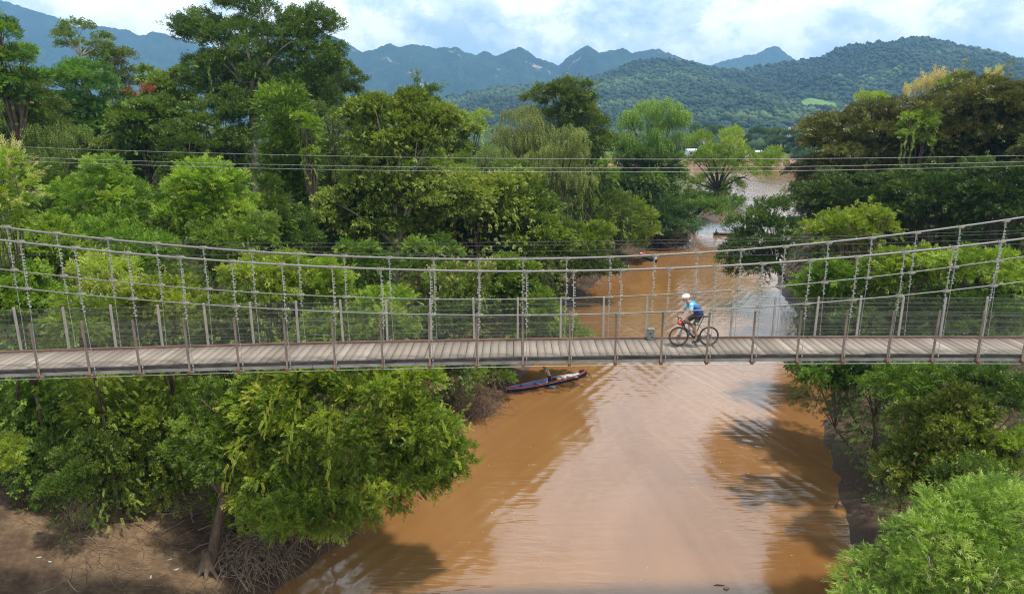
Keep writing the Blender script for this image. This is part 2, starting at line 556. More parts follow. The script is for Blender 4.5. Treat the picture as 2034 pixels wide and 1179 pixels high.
def ridge_terrain(name, prof, d0, d1, mat, foot_py=262, spur=0.35, seed=0, nx=420, ny=46, rough=0.55, power=1.25):
    """a hill whose skyline runs through prof (pixels of the photograph) at distance d1 and whose foot lies at distance d0"""
    pu = np.array([p[0] for p in prof], float)
    pv = np.array([p[1] for p in prof], float)
    us = np.linspace(pu[0], pu[-1], nx)
    pv_i = np.interp(us, pu, pv)
    pv_i = np.convolve(np.pad(pv_i, 3, mode='edge'), np.ones(7) / 7, 'valid') * 0.5 + pv_i * 0.5
    el = (240.0 - pv_i) / F                                  # slope seen from the camera
    T = np.concatenate([np.linspace(0, 1, ny), 1 + np.linspace(0, 1, 10)[1:]])
    V = np.zeros((len(T), nx, 3))
    for j, tt in enumerate(T):
        d = d0 + (d1 - d0) * tt
        x = (us - 1017) / F * d1 * (0.86 + 0.14 * min(tt, 1.2))
        zr = CAMZ + el * d1
        if tt <= 1:
            k = tt ** power
            sp = (np.abs(fbm(us * 0.011 + 0.4 * tt, np.full(nx, tt * 1.4), seed, 4) - .5) * 2 - .25) * spur * math.sin(math.pi * tt) ** 0.8
            z = 5 + (zr - 5) * np.clip(k + sp * k ** .4, 0.0, 0.985 if tt < 1 else 1.0)
            z = np.minimum(z, CAMZ + el * d * (.90 + .10 * tt))
            z += rough * (fbm(us * 0.16, np.full(nx, tt * 22), seed + 5, 3) - .5) * (d1 * 0.006) * (tt > 0.02)
        else:
            z = zr * (1 - 0.75 * (tt - 1)) 
        V[j, :, 0], V[j, :, 1], V[j, :, 2] = x, d, z
    i = np.arange(len(T) - 1)[:, None] * nx + np.arange(nx - 1)[None, :]
    Q = np.stack([i, i + 1, i + nx + 1, i + nx], -1).reshape(-1, 4)
    o = link_mesh(name, np_mesh(name, V.reshape(-1, 3), Q, smooth=True), mat)
    tag(o, kind='structure')
    return V


def mat_mountain(name, cliff, seed):
    m, t = mat_new(name)
    g = t.n('ShaderNodeNewGeometry')
    p = g.outputs['Position']
    nz = t.noise(p, 0.012, 6.0, 0.62)
    nf = t.noise(p, 0.05, 5.0, 0.65)
    green = t.ramp(t.math('ADD', t.math('MULTIPLY', nz, 0.5), t.math('MULTIPLY', nf, 0.5)), [(0.34, (0.008, 0.022, 0.012)), (0.5, (0.020, 0.044, 0.018)), (0.66, (0.042, 0.078, 0.028))])
    rock = t.ramp(t.noise(t.mapping(p, scale=(1, 1, 0.3)), 0.03, 5.0), [(0.3, (0.22, 0.17, 0.14)), (0.7, (0.55, 0.45, 0.38))])
    steep = t.ramp(t.noise(t.mapping(p, loc=(seed, 0, 0), scale=(1, 1, 0.55)), 0.0065, 5.0, 0.66), [(0.63 - cliff, 0.0), (0.67 - cliff, 0.85)])
    c = t.mix(steep, green, rock) if cliff > -0.5 else green
    bs = t.n('ShaderNodeBsdfPrincipled', ins={'Base Color': c, 'Roughness': 0.95, 'Specular IOR Level': 0.1})
    t.set(bs, 'Normal', t.n('ShaderNodeBump', ins={'Strength': 1.0, 'Distance': 18.0, 'Height': nf}).outputs[0])
    t.n('ShaderNodeOutputMaterial', ins={0: bs.outputs[0]})
    return m


M_KARST = mat_mountain("karst_forest", 0.0, 3.0)
M_MTN = mat_mountain("mountain_forest", -1.0, 9.0)
ridge_terrain("mountain", [(-260, 90), (-120, 50), (-40, 30), (0, 22), (40, 15), (75, 25), (120, 38), (165, 52), (200, 70), (250, 68), (300, 76), (320, 86), (345, 78), (370, 84), (430, 100), (500, 120), (560, 150), (620, 190)],
              2300, 3400, M_MTN, seed=21, spur=.42)
ridge_terrain("karst_ridge", [(420, 150), (500, 110), (560, 86), (620, 78), (650, 77), (680, 85), (710, 100), (735, 116), (760, 108), (790, 98), (803, 106), (830, 100), (870, 107), (905, 107), (912, 104), (930, 116), (950, 120), (965, 111), (985, 121),
                              (1010, 112), (1030, 104), (1045, 112), (1060, 123), (1090, 133), (1105, 138), (1130, 118), (1160, 101), (1180, 116), (1200, 112), (1225, 107), (1245, 116), (1290, 108), (1320, 119), (1345, 128), (1400, 142), (1500, 175)],
              2300, 3300, M_KARST, seed=33, spur=.5, nx=520)
ridge_terrain("distant_peak", [(1320, 170), (1380, 141), (1420, 130), (1450, 122), (1480, 117), (1500, 107), (1512, 103), (1522, 108), (1535, 118), (1550, 128), (1600, 160), (1680, 190)], 3200, 4200, M_MTN, seed=41, nx=160)

m, t = mat_new("hill_forest_floor")
p = t.n('ShaderNodeNewGeometry').outputs['Position']
nz = t.noise(p, 0.03, 6.0, 0.6)
c = t.ramp(nz, [(0.35, (0.012, 0.030, 0.010)), (0.6, (0.035, 0.065, 0.020))])


def patch_mask(px, py, d, rx, ry, soft=0.25):
    """an irregular clearing round one place on the hill"""
    q = PY(px, py, d)
    v = t.mapping(t.mapping(p, loc=(-q.x, -q.y, 0)), scale=(1 / rx, 1 / ry, 0))
    ln = t.n('ShaderNodeVectorMath', operation='LENGTH', ins={0: v}).outputs['Value']
    ln = t.math('ADD', ln, t.math('MULTIPLY', t.math('SUBTRACT', t.noise(p, 0.012, 3.0), 0.5), 0.5))
    return t.ramp(ln, [(0.80, 1.0), (0.80 + soft, 0.0)])


FIELDS = [(1618, 192, 1170, 36, 70), (1720, 168, 1330, 60, 60), (870, 196, 1500, 60, 90), (1560, 218, 1060, 50, 50), (1480, 232, 960, 90, 40), (1660, 226, 1000, 70, 40), (1240, 205, 1150, 60, 50)]
for px, py, d, rx, ry in FIELDS[:1]:
    c = t.mix(patch_mask(px, py, d, rx, ry, 0.05), c, (0.12, 0.21, 0.045))
bs = t.n('ShaderNodeBsdfPrincipled', ins={'Base Color': c, 'Roughness': 0.95, 'Specular IOR Level': 0.1})
t.n('ShaderNodeOutputMaterial', ins={0: bs.outputs[0]})
M_HILL = m
HILLV = ridge_terrain("forested_hill", [(760, 236), (820, 222), (880, 206), (930, 190), (1000, 179), (1060, 173), (1110, 164), (1160, 160), (1200, 150), (1240, 132), (1285, 126), (1330, 128), (1380, 141), (1440, 151), (1500, 139),
                              (1560, 129), (1600, 125), (1625, 109), (1660, 101), (1720, 99), (1760, 89), (1790, 88), (1830, 96), (1880, 109), (1930, 123), (1960, 139), (2034, 160), (2200, 185), (2500, 220)],
                      820, 1700, M_HILL, seed=52, spur=.34, nx=460, ny=60, power=1.15)

# canopy over the hill and the plain: one mass of small crowns each
def ico():
    bm = bmesh.new()
    bmesh.ops.create_icosphere(bm, subdivisions=1, radius=1.0)
    v = np.array([q.co[:] for q in bm.verts])
    f = np.array([[q.index for q in fc.verts] for fc in bm.faces])
    bm.free()
    return v, f


IV, IF = ico()


def crowns(name, P, R, mat, tint, seed=1):
    r = np.random.default_rng(seed)
    n = len(P)
    ang = r.uniform(0, 6.28, n)
    jit = r.normal(0, 0.16, (n, len(IV)))
    base = IV[None] * (1 + jit[..., None])
    c, s = np.cos(ang)[:, None], np.sin(ang)[:, None]
    x = base[..., 0] * c - base[..., 1] * s
    y = base[..., 0] * s + base[..., 1] * c
    z = base[..., 2] * r.uniform(.7, 1.15, n)[:, None]
    V = np.stack([x, y, z], -1) * R[:, None, None] + P[:, None, :]
    Q = (IF[None] + (np.arange(n) * len(IV))[:, None, None]).reshape(-1, 3)
    return link_mesh(name, np_mesh(name, V.reshape(-1, 3), Q, smooth=False, tint=np.repeat(tint, len(IF))), mat)


M_CANOPY = mat_leaf("canopy_far", (0.010, 0.028, 0.010), (0.030, 0.062, 0.018), (0.085, 0.135, 0.040), trans=0.15, rough=0.8, huevar=0, valvar=0)
r = np.random.default_rng(5)
H = HILLV[:60]
ny_, nx_ = H.shape[:2]
N = 40000
ii = r.uniform(0.2, ny_ - 1.01, N)
jj = r.uniform(0, nx_ - 1.01, N)
i0, j0 = ii.astype(int), jj.astype(int)
fi, fj = (ii - i0)[:, None], (jj - j0)[:, None]
Pp = (H[i0, j0] * (1 - fi) + H[i0 + 1, j0] * fi) * (1 - fj) + (H[i0, j0 + 1] * (1 - fi) + H[i0 + 1, j0 + 1] * fi) * fj
keep = np.ones(N, bool)
tone = np.clip(fbm(Pp[:, 0] * .006, Pp[:, 1] * .012, 8, 3) * 1.2 - 0.25 + r.normal(0, .10, N) + (fbm(Pp[:, 0] * .0022, Pp[:, 1] * .004, 18, 2) - .5) * .7, 0, .9)
for k, (px, py, d, rx, ry) in enumerate(FIELDS):
    q = PY(px, py, d)
    e = np.sqrt(((Pp[:, 0] - q.x) / rx) ** 2 + ((Pp[:, 1] - q.y) / ry) ** 2)
    if k == 0:
        keep &= e > 1.05
    else:
        tone = np.where(e < 1.0, np.clip(tone + .42, 0, .92), tone)
tone = np.where(ii < 9, np.clip(tone + .25 * (9 - ii) / 9, 0, .92), tone)
Rr = np.clip(r.lognormal(.95, .42, N), 1.2, 7.0)
Pp[:, 2] += Rr * .45
tag(crowns("hill_forest", Pp[keep], Rr[keep], M_CANOPY, tone[keep], 2), "far dark green forest covering the broad hill across the big river", "forest", kind='stuff')
N = 5200
X = r.uniform(-420, 620, N)
Y = SHORE + 45 + r.uniform(0, 1, N) ** 1.5 * 620
X = X * (0.5 + Y / 700)
Pq = np.stack([X, Y, farz(X, Y) + 1.5], 1)
Rq = r.uniform(2.5, 5.0, N)
tone = np.clip(fbm(X * .012, Y * .012, 3, 3) * 1.3 - .2 + r.normal(0, .12, N), 0, .92)
tag(crowns("plain_forest", Pq, Rq, M_CANOPY, tone, 3), "pale and dark green woods covering the plain below the hill", "forest", kind='stuff')
# ------------------------------------------------------------------ suspension bridge
M_STEEL = mat_basic("galvanised_steel", (0.27, 0.27, 0.265), 0.5, 0.55, 0.25, 14)
M_CHAIN = mat_basic("hanger_chain_steel", (0.40, 0.40, 0.385), 0.5, 0.4, 0.3, 20)
M_CABLE = mat_basic("wire_rope", (0.19, 0.19, 0.19), 0.55, 0.4, 0.3, 40, bump=0.004)
M_POST = mat_basic("weathered_post", (0.23, 0.175, 0.145), 0.8, 0.0, 0.35, 6, stretch=(1, 1, 0.3))
M_POSTF = mat_basic("galvanised_post", (0.33, 0.30, 0.28), 0.7, 0.1, 0.25, 9, stretch=(1, 1, 0.3))
M_RUST = mat_basic("rusty_steel", (0.16, 0.075, 0.045), 0.85, 0.0, 0.4, 9)
M_GREYBEAM = mat_basic("grey_painted_beam", (0.30, 0.30, 0.295), 0.6, 0.1, 0.35, 2.2, stretch=(1, 1, 3))
M_DARKWOOD = mat_basic("dark_rotten_wood", (0.055, 0.047, 0.042), 0.95, 0.0, 0.6, 5, bump=0.02, stretch=(0.6, 1, 2))
M_KERB = mat_basic("red_brown_kerb", (0.15, 0.085, 0.068), 0.85, 0.0, 0.4, 3, stretch=(0.4, 1, 1))
M_BOLT = mat_basic("pale_clip", (0.50, 0.50, 0.46), 0.5, 0.3, 0.25, 30)

# deck planks: colour per plank
m, t = mat_new("deck_planks")
at = t.n('ShaderNodeAttribute', attribute_name='tint').outputs['Fac']
pos = t.n('ShaderNodeNewGeometry').outputs['Position']
gr = t.noise(t.mapping(pos, scale=(14, 2.0, 8)), 1.0, 5.0, 0.65)
blot = t.noise(pos, 1.1, 4.0, 0.6)
c = t.ramp(at, [(0.0, (0.165, 0.140, 0.118)), (0.5, (0.240, 0.207, 0.177)), (1.0, (0.34, 0.296, 0.252))])
c = t.mix(t.math('MULTIPLY', t.ramp(gr, [(0.4, 0.0), (0.7, 1.0)]), 0.35), c, (0.20, 0.155, 0.13))
c = t.mix(t.math('MULTIPLY', t.ramp(blot, [(0.52, 0.0), (0.7, 1.0)]), 0.4), c, (0.22, 0.165, 0.135))
bs = t.n('ShaderNodeBsdfPrincipled', ins={'Base Color': c, 'Roughness': 0.85, 'Specular IOR Level': 0.25})
t.set(bs, 'Normal', t.n('ShaderNodeBump', ins={'Strength': 0.5, 'Distance': 0.01, 'Height': gr}).outputs[0])
t.n('ShaderNodeOutputMaterial', ins={0: bs.outputs[0]})
M_PLANK = m

def lineY(x): return 21.6035 + 0.051 * x - 0.0013 * x * x
def lineZ(x): return CAMZ - 7.649 - 0.0008 * x - 0.0002 * x * x
NEAR_X0, FAR_X0, WID = -14.639, -16.300, 1.887
DECK = 0.235                        # deck surface above the foot of the near posts
def BP(x, off, dz):                 # point on the bridge: along, across from the near post line, above the near post feet
    return Vector((x, lineY(x) + off, lineZ(x) + dz))

bridge = empty("suspension_bridge", BP(0, WID / 2, 0), "narrow wooden suspension footbridge with chain hangers and wire mesh sides crossing the muddy river", "bridge")
B0 = bridge.location.copy()
def badd(mb, name, mat, smooth=False, parent=None):
    """link a part built in world coordinates under the bridge"""
    me = mb.mesh(name, smooth)
    o = link_mesh(name, me, mat, parent or bridge)
    me.transform(Matrix.Translation(-B0))
    return o

XA, XB = -25.0, 27.0
br = random.Random(3)
# planks: one part, a board every 27 cm, laid square to the deck
vs, fs, ti = [], [], []
x = XA
near_in, far_in = 0.10, WID - 0.08
while x < XB:
    wdt = 0.245 + br.uniform(-.012, .012)
    a, b = x, x + wdt
    zo = br.uniform(-.006, .006)
    yn, yf = near_in + br.uniform(-.03, .02), far_in
    sl = br.uniform(-.01, .01)
    o = len(vs)
    for (px_, off) in ((a, yn), (b, yn), (b + sl, yf), (a + sl, yf)):
        vs.append(BP(px_, off, DECK + zo) - B0)
    for (px_, off) in ((a, yn), (b, yn), (b + sl, yf), (a + sl, yf)):
        vs.append(BP(px_, off, DECK + zo - 0.045) - B0)
    fs += [(o, o + 1, o + 2, o + 3), (o + 4, o + 7, o + 6, o + 5), (o, o + 4, o + 5, o + 1), (o + 1, o + 5, o + 6, o + 2), (o + 2, o + 6, o + 7, o + 3), (o + 3, o + 7, o + 4, o)]
    ti += [min(1, max(0, br.gauss(.5, .22)))] * 6
    x += wdt + br.uniform(.010, .022)
link_mesh("deck", np_mesh("deck", np.array([tuple(v) for v in vs]), np.array(fs), tint=ti), M_PLANK, bridge)

def long_bar(name, off, dz, wy, hz, mat, seglen=3.0, jitter=0.0, gap=0.01):
    mb = MB()
    x = XA
    while x < XB - 0.5:
        L = min(seglen * br.uniform(.8, 1.3), XB - x)
        n = max(2, int(L / 0.75))
        pts = [BP(x + L * k / n, off, dz + br.uniform(-jitter, jitter)) for k in range(n + 1)]
        sy = br.uniform(-jitter, jitter)
        for k in range(n):
            p, q = pts[k], pts[k + 1]
            vv = []
            for pt in (p, q):
                for dy, dzz in ((-wy / 2, -hz / 2), (wy / 2, -hz / 2), (wy / 2, hz / 2), (-wy / 2, hz / 2)):
                    vv.append(pt + Vector((0, dy + sy, dzz)))
            ff = [(0, 1, 5, 4), (1, 2, 6, 5), (2, 3, 7, 6), (3, 0, 4, 7)]
            if k == 0: ff.append((3, 2, 1, 0))
            if k == n - 1: ff.append((4, 5, 6, 7))
            mb.add(vv, ff)
        x += L + gap
    return badd(mb, name, mat)

long_bar("edge_plank", 0.07, DECK - 0.055, 0.09, 0.10, M_DARKWOOD, 2.4, 0.012)
long_bar("edge_plank", WID - 0.05, DECK + 0.035, 0.07, 0.075, M_KERB, 3.2, 0.006, 0.03)
long_bar("edge_beam", 0.10, DECK - 0.185, 0.06, 0.11, M_GREYBEAM, 3.0, 0.0)
long_bar("edge_beam", WID - 0.14, DECK - 0.16, 0.06, 0.11, M_GREYBEAM, 3.0, 0.0)
long_bar("stringer", WID / 2, DECK - 0.125, 0.08, 0.12, M_DARKWOOD, 4.0, 0.0)

def cable(name, off, fz, rad, mat, xa=XA, xb=XB, n=110, sides=8):
    mb = MB()
    mb.tube([BP(xa + (xb - xa) * k / n, off, 0) * 1 + Vector((0, 0, fz(xa + (xb - xa) * k / n))) for k in range(n + 1)], rad, sides)
    return badd(mb, name, mat, True)

near_main = lambda x: 3.08 + 0.00455 * (x - 1.2) ** 2
near_low = lambda x: 1.66 + 0.00455 * (x - 1.2) ** 2
far_main = lambda x: 3.10 + 0.0048 * (x - 0.2) ** 2
far_low = lambda x: 1.70 + 0.0048 * (x - 0.2) ** 2
OFF_N, OFF_F = 0.0, WID
cable("main_cable", OFF_N - .02, near_main, 0.034, M_CABLE)
cable("main_cable", OFF_F + .02, far_main, 0.034, M_CABLE)
cable("hand_cable", OFF_N - .02, near_low, 0.020, M_CABLE)
cable("hand_cable", OFF_F + .02, far_low, 0.020, M_CABLE)
cable("wind_cable", OFF_N - .05, lambda x: -0.055, 0.013, M_STEEL, sides=5)
cable("wind_cable", OFF_F + .05, lambda x: -0.055, 0.013, M_STEEL, sides=5)

def clamp_mesh(r):
    """flat plate bolted over a cable, with a shackle below"""
    mb = MB()
    mb.box((0, 0, 0.005), (0.26, 0.10, 0.022))
    mb.box((0, 0, -0.035), (0.20, 0.085, 0.016))
    mb.box((0, 0, -0.014), (0.15, 0.055, 0.04))
    for sx in (-.085, -.03, .03, .085):
        mb.tube([(sx, .03, -.045), (sx, .03, .065)], 0.010, 5)
        mb.tube([(sx, -.03, -.045), (sx, -.03, .06)], 0.010, 5)
        mb.box((sx, -.03, .03), (.03, .03, .02))
    return mb
CLAMP = clamp_mesh(1).mesh("clamp")
CLAMP.materials.append(mat_basic("clamp_steel", (0.33, 0.31, 0.27), 0.65, 0.35, 0.4, 12))

def put_clamp(p, par):
    o = bpy.data.objects.new("clamp", CLAMP)
    COL.objects.link(o)
    o.parent = par
    o.location = p
    return o

def hanger(x, off, zm, zl, side, k):
    """twisted chain from the main cable, shackled at the hand cable, a thin rod below it down to the cross beam"""
    rr = random.Random(k * 17 + int(side * 5) + 900)
    mb = MB()
    base = BP(x, off, 0)
    lean = rr.uniform(-.05, .05)
    dx0, dx1 = 0.0, 0.0
    top, mid, bot = zm, zl, -0.02
    pts = lambda z: Vector((x + lean * (z - mid) / 2.0, lineY(x) + off, lineZ(x) + z))
    mb.tube([pts(top - .04), pts(mid + .12)], 0.012, 5)
    # long links at both ends
    for zc in (top - .11, mid + .10):
        for s in (-.022, .022):
            p = pts(zc)
            mb.tube([p + Vector((s, 0, .07)), p + Vector((s, 0, -.07))], 0.009, 5)
    z = top - .22
    kk = 0
    while z > mid + .20:
        s = 1 if rr.random() < .75 else -1
        p = pts(z)
        mb.box(p + Vector((s * .022, 0, 0)), (.078, .034, .027), Matrix.Rotation(rr.uniform(-.5, .5), 3, 'Y'))
        z -= rr.uniform(.075, .10) if kk % 6 else .15
        kk += 1
    # wire below the hand cable with a few clips, then a plain rod
    lean2 = rr.uniform(-.05, .05)
    pts2 = lambda z: Vector((x + lean2 * (mid - z) / 1.5, lineY(x) + off, lineZ(x) + z))
    mb.tube([pts2(mid - .05), pts2(bot)], 0.008, 5)
    z = mid - .13
    for q in range(rr.choice((4, 5, 5, 6))):
        p = pts2(z)
        mb.box(p + Vector((.014 * (1 if q % 2 else -1), 0, 0)), (.062, .040, .034))
        z -= rr.uniform(.075, .095)
    for z in (DECK - .03, DECK + .12, DECK + .25):
        mb.box(pts2(z), (.035, .035, .03))
    h = badd(mb, "hanger", M_CHAIN)
    put_clamp(pts(top) - B0, h)
    put_clamp(pts2(mid) - B0, h)
    return h

def post(x, off, z0, z1, mat, wx, wy, lean, shoe):
    mb = MB()
    a, b = BP(x, off, z0), BP(x, off, z1) + Vector((lean, 0, 0))
    vv = []
    for p, s in ((a, 1.0), (b, .94)):
        for dx, dy in ((-1, -1), (1, -1), (1, 1), (-1, 1)):
            vv.append(p + Vector((dx * wx / 2 * s, dy * wy / 2 * s, 0)))
    mb.add(vv, [(3, 2, 1, 0), (4, 5, 6, 7), (0, 1, 5, 4), (1, 2, 6, 5), (2, 3, 7, 6), (3, 0, 4, 7)])
    if shoe:                                    # bracket and bolt at the cross beam end
        mb.box(BP(x + .075, off, .0), (.11, .05, .07))
        mb.tube([BP(x + .05, off - .06, .01), BP(x + .12, off - .06, .01)], .014, 5)
    return badd(mb, "post", mat)

for k in range(-6, 27):
    x = NEAR_X0 + 1.5 * k
    lean = br.uniform(-.045, .015) + (.03 if x > 8 else 0)
    post(x, 0.02, -0.03, 1.72 + br.uniform(-.03, .03), M_POST, .062, .05, lean, True)
    hanger(x + .10, OFF_N - .02, near_main(x), near_low(x), 0, k)
    mb = MB()
    xx = x
    mb.box(BP(xx, WID / 2, .0) , (.08, WID + .18, .09))
    badd(mb, "cross_beam", M_RUST)
for k in range(-5, 28):
    x = FAR_X0 + 1.5 * k
    post(x, WID - .02, .0, 1.75 + br.uniform(-.03, .03), M_POSTF, .070, .05, br.uniform(-.03, .02), False)
    hanger(x + .17, OFF_F + .02, far_main(x), far_low(x), 1, k)

M_FWIRE = mat_basic('fence_wire_steel', (0.15, 0.15, 0.15), 0.6, 0.3, 0.2, 5)
# horizontal fence wires, one part each
for off, hs in ((-0.015, (.44, .76, 1.02, 1.22, 1.42, 1.58, 1.69)), (WID + .015, (.55, .83, 1.10, 1.36, 1.52, 1.69))):
    for hgt in hs:
        mb = MB()
        n = 66
        pts = []
        for k in range(n + 1):
            x = XA + (XB - XA) * k / n
            pts.append(BP(x, off, hgt - .012 * math.sin(math.pi * ((x - NEAR_X0) / 1.5 % 1.0)) + .01 * math.sin(x * .8 + hgt * 9)))
        mb.tube(pts, 0.0034, 4, False)
        badd(mb, "fence_wire", M_FWIRE)

def chain_link(off, z0, z1, pitch, rad, xa, xb):
    """diamond mesh of straight wires running both ways"""
    H = z1 - z0
    xs_ = np.arange(xa - H, xb + H, pitch)
    A, Bp = [], []
    for s in (1, -1):
        for x in xs_:
            x0, x1 = (x, x + H) if s > 0 else (x + H, x)
            za, zb = z0, z1
            if x0 < xa or x1 < xa or x0 > xb or x1 > xb:
                continue
            A.append((x0, za, s))
            Bp.append((x1, zb, s))
    A, Bp = np.array(A), np.array(Bp)
    V, Q = [], []
    nseg = 3
    T = np.linspace(0, 1, nseg + 1)
    nn = len(A)
    P = np.zeros((nn, nseg + 1, 3))
    for k, tt in enumerate(T):
        xx = A[:, 0] * (1 - tt) + Bp[:, 0] * tt
        zz = A[:, 1] * (1 - tt) + Bp[:, 1] * tt
        P[:, k, 0] = xx - B0.x
        P[:, k, 1] = 21.6035 + 0.051 * xx - 0.0013 * xx * xx + off - B0.y + A[:, 2] * rad
        P[:, k, 2] = CAMZ - 7.649 - 0.0008 * xx - 0.0002 * xx * xx + zz - B0.z
    d = np.stack([A[:, 2], 0 * A[:, 2], np.ones(nn)], -1) / math.sqrt(2)
    n1 = np.stack([d[:, 2], 0 * d[:, 0], -d[:, 0]], -1)
    n2 = np.tile(np.array([[0, 1.0, 0]]), (nn, 1))
    ring = []
    for ang in (math.pi / 2, math.pi * 7 / 6, math.pi * 11 / 6):
        ring.append(P + (n1 * math.cos(ang) + n2 * math.sin(ang))[:, None, :] * rad)
    R = np.stack(ring, 2)                       # nn, nseg+1, 3, 3
    V = R.reshape(-1, 3)
    idx = np.arange(nn * (nseg + 1) * 3).reshape(nn, nseg + 1, 3)
    Q = []
    for j in range(3):
        Q.append(np.stack([idx[:, :-1, j], idx[:, :-1, (j + 1) % 3], idx[:, 1:, (j + 1) % 3], idx[:, 1:, j]], -1).reshape(-1, 4))
    return link_mesh("wire_mesh", np_mesh("wire_mesh", V, np.concatenate(Q)), M_MESH, bridge)

M_MESH = mat_basic("mesh_wire", (0.15, 0.155, 0.15), 0.6, 0.3, 0.15, 5)
chain_link(WID + .03, DECK + .05, 1.70, 0.085, 0.0026, XA, XB)
chain_link(-.03, DECK + .10, 1.68, 0.085, 0.0012, XA, XB)

# small things on the bridge
def bx_obj(): return MB()
p = PY(1291.5, 676, lineY(5) + WID - .12)
box = empty("metal_box", BP(p.x, WID - .16, DECK + .002), "small battered grey metal box with slots standing at the far edge of the bridge deck", "box")
mb = MB()
mb.box((0, 0, .20), (.20, .10, .40)); mb.box((0, -.052, .33), (.15, .012, .07)); mb.box((0, -.051, .10), (.16, .012, .10))
mb.box((.108, 0, .2), (.012, .12, .36)); mb.box((-.108, 0, .2), (.012, .12, .36)); mb.box((0, 0, .404), (.23, .13, .012))
mb.obj("body", mat_basic("grey_box_paint", (0.22, 0.245, 0.245), 0.6, 0.2, 0.35, 14), box)
mb = MB()
mb.box((-.03, -.056, .235), (.09, .01, .05)); mb.box((.02, -.059, .285), (.12, .008, .02)); mb.box((.03, -.058, .11), (.07, .012, .04))
mb.obj("slot", mat_basic("dark_slot", (0.03, 0.03, 0.032), 0.7), box)

def leaf_litter(px, py, col, name, label, s):
    q = PY(px, py, lineY(10) + .25)
    x = q.x
    mb = MB()
    mb.add([(-s, 0, 0), (-.2 * s, .5 * s, .03), (s, .1 * s, .01), (0, -.5 * s, .04), (0, 0, .05)], [(0, 4, 1), (1, 4, 2), (2, 4, 3), (3, 4, 0)])
    o = mb.obj(name, mat_basic(name + "_mat", col, .6), None, False, BP(x, .22, DECK + .012))
    tag(o, label, "litter")
leaf_litter(1630, 699, (.20, .34, .06), "fallen_leaf", "fresh green fallen leaf lying on the near edge of the bridge planks", .12)
leaf_litter(1962, 702, (.25, .60, .52), "plastic_wrapper", "tiny turquoise plastic wrapper lying on the near edge of the bridge", .07)

# ------------------------------------------------------------------ overhead wires
M_WIRE = mat_basic("pale_wire", (0.28, 0.28, 0.28), 0.5, 0.3, 0.1, 3)
M_WIRED = mat_basic("dark_wire", (0.06, 0.06, 0.065), 0.6, 0.0, 0.1, 3)
def overhead(obs, y, rad, mat, name, label, cat, group=None):
    u = np.array([o[0] for o in obs], float)
    v = np.array([o[1] for o in obs], float)
    P = [PY(a, b, y) for a, b in zip(u, v)]
    co = np.polyfit([q.x for q in P], [q.z for q in P], 2)
    mb = MB()
    xs_ = np.linspace(-62, 62, 90)
    mb.tube([(x, y, float(np.polyval(co, x))) for x in xs_], rad, 5)
    tag(mb.obj(name, mat, None, True), label, cat, group)
overhead([(27, 292), (260, 298.5), (700, 311), (1300, 316.5), (1700, 314), (2034, 309)], 32, .009, M_WIRE, "power_line", "highest of the three pale power lines crossing before the forest", "power line", "power lines above the river")
overhead([(22, 312), (260, 318), (700, 329.5), (1300, 334), (1700, 330), (2034, 320)], 32.3, .009, M_WIRE, "power_line", "middle wire of the three pale power lines crossing before the forest", "power line", "power lines above the river")
overhead([(20, 320), (260, 326), (700, 337.5), (1300, 342), (1700, 338), (2034, 329)], 32, .009, M_WIRE, "power_line", "lowest of the three pale power lines crossing before the forest", "power line", "power lines above the river")
overhead([(850, 482), (1285, 477.5), (1490, 473), (2034, 457)], 26.6, .008, M_WIRED, "stay_wire", "thin dark wire running just above the far main cable, uppermost of four", "wire", "thin wires behind the bridge")
overhead([(850, 489), (1285, 484.5), (1490, 478), (2034, 463)], 26.8, .008, M_WIRED, "stay_wire", "thin dark wire just above the far main cable, second from the top", "wire", "thin wires behind the bridge")
overhead([(540, 502), (850, 509), (1285, 493), (1490, 487), (2034, 475)], 26.4, .008, M_WIRED, "stay_wire", "thin dark wire crossing the far main cable, third from the top", "wire", "thin wires behind the bridge")
overhead([(160, 470), (500, 497), (900, 514), (1285, 507), (1490, 501), (2034, 486)], 26.2, .008, M_WIRED, "stay_wire", "thin dark wire between both main cables, lowest of four", "wire", "thin wires behind the bridge")
# ------------------------------------------------------------------ foliage
def nrm(a):
    return a / np.maximum(np.linalg.norm(a, axis=-1, keepdims=True), 1e-9)

def leafquad(p, d, side, L, W, droop=0.0):
    """one kite-shaped leaf: four points"""
    p, d, side = np.array(p, float), nrm(np.array(d, float)), nrm(np.array(side, float))
    mid = p + d * L * .42
    return [p, mid + side * W * .5 + np.array([0, 0, .04 * L]), p + d * L + np.array([0, 0, -droop * L]), mid - side * W * .5 + np.array([0, 0, .04 * L])]

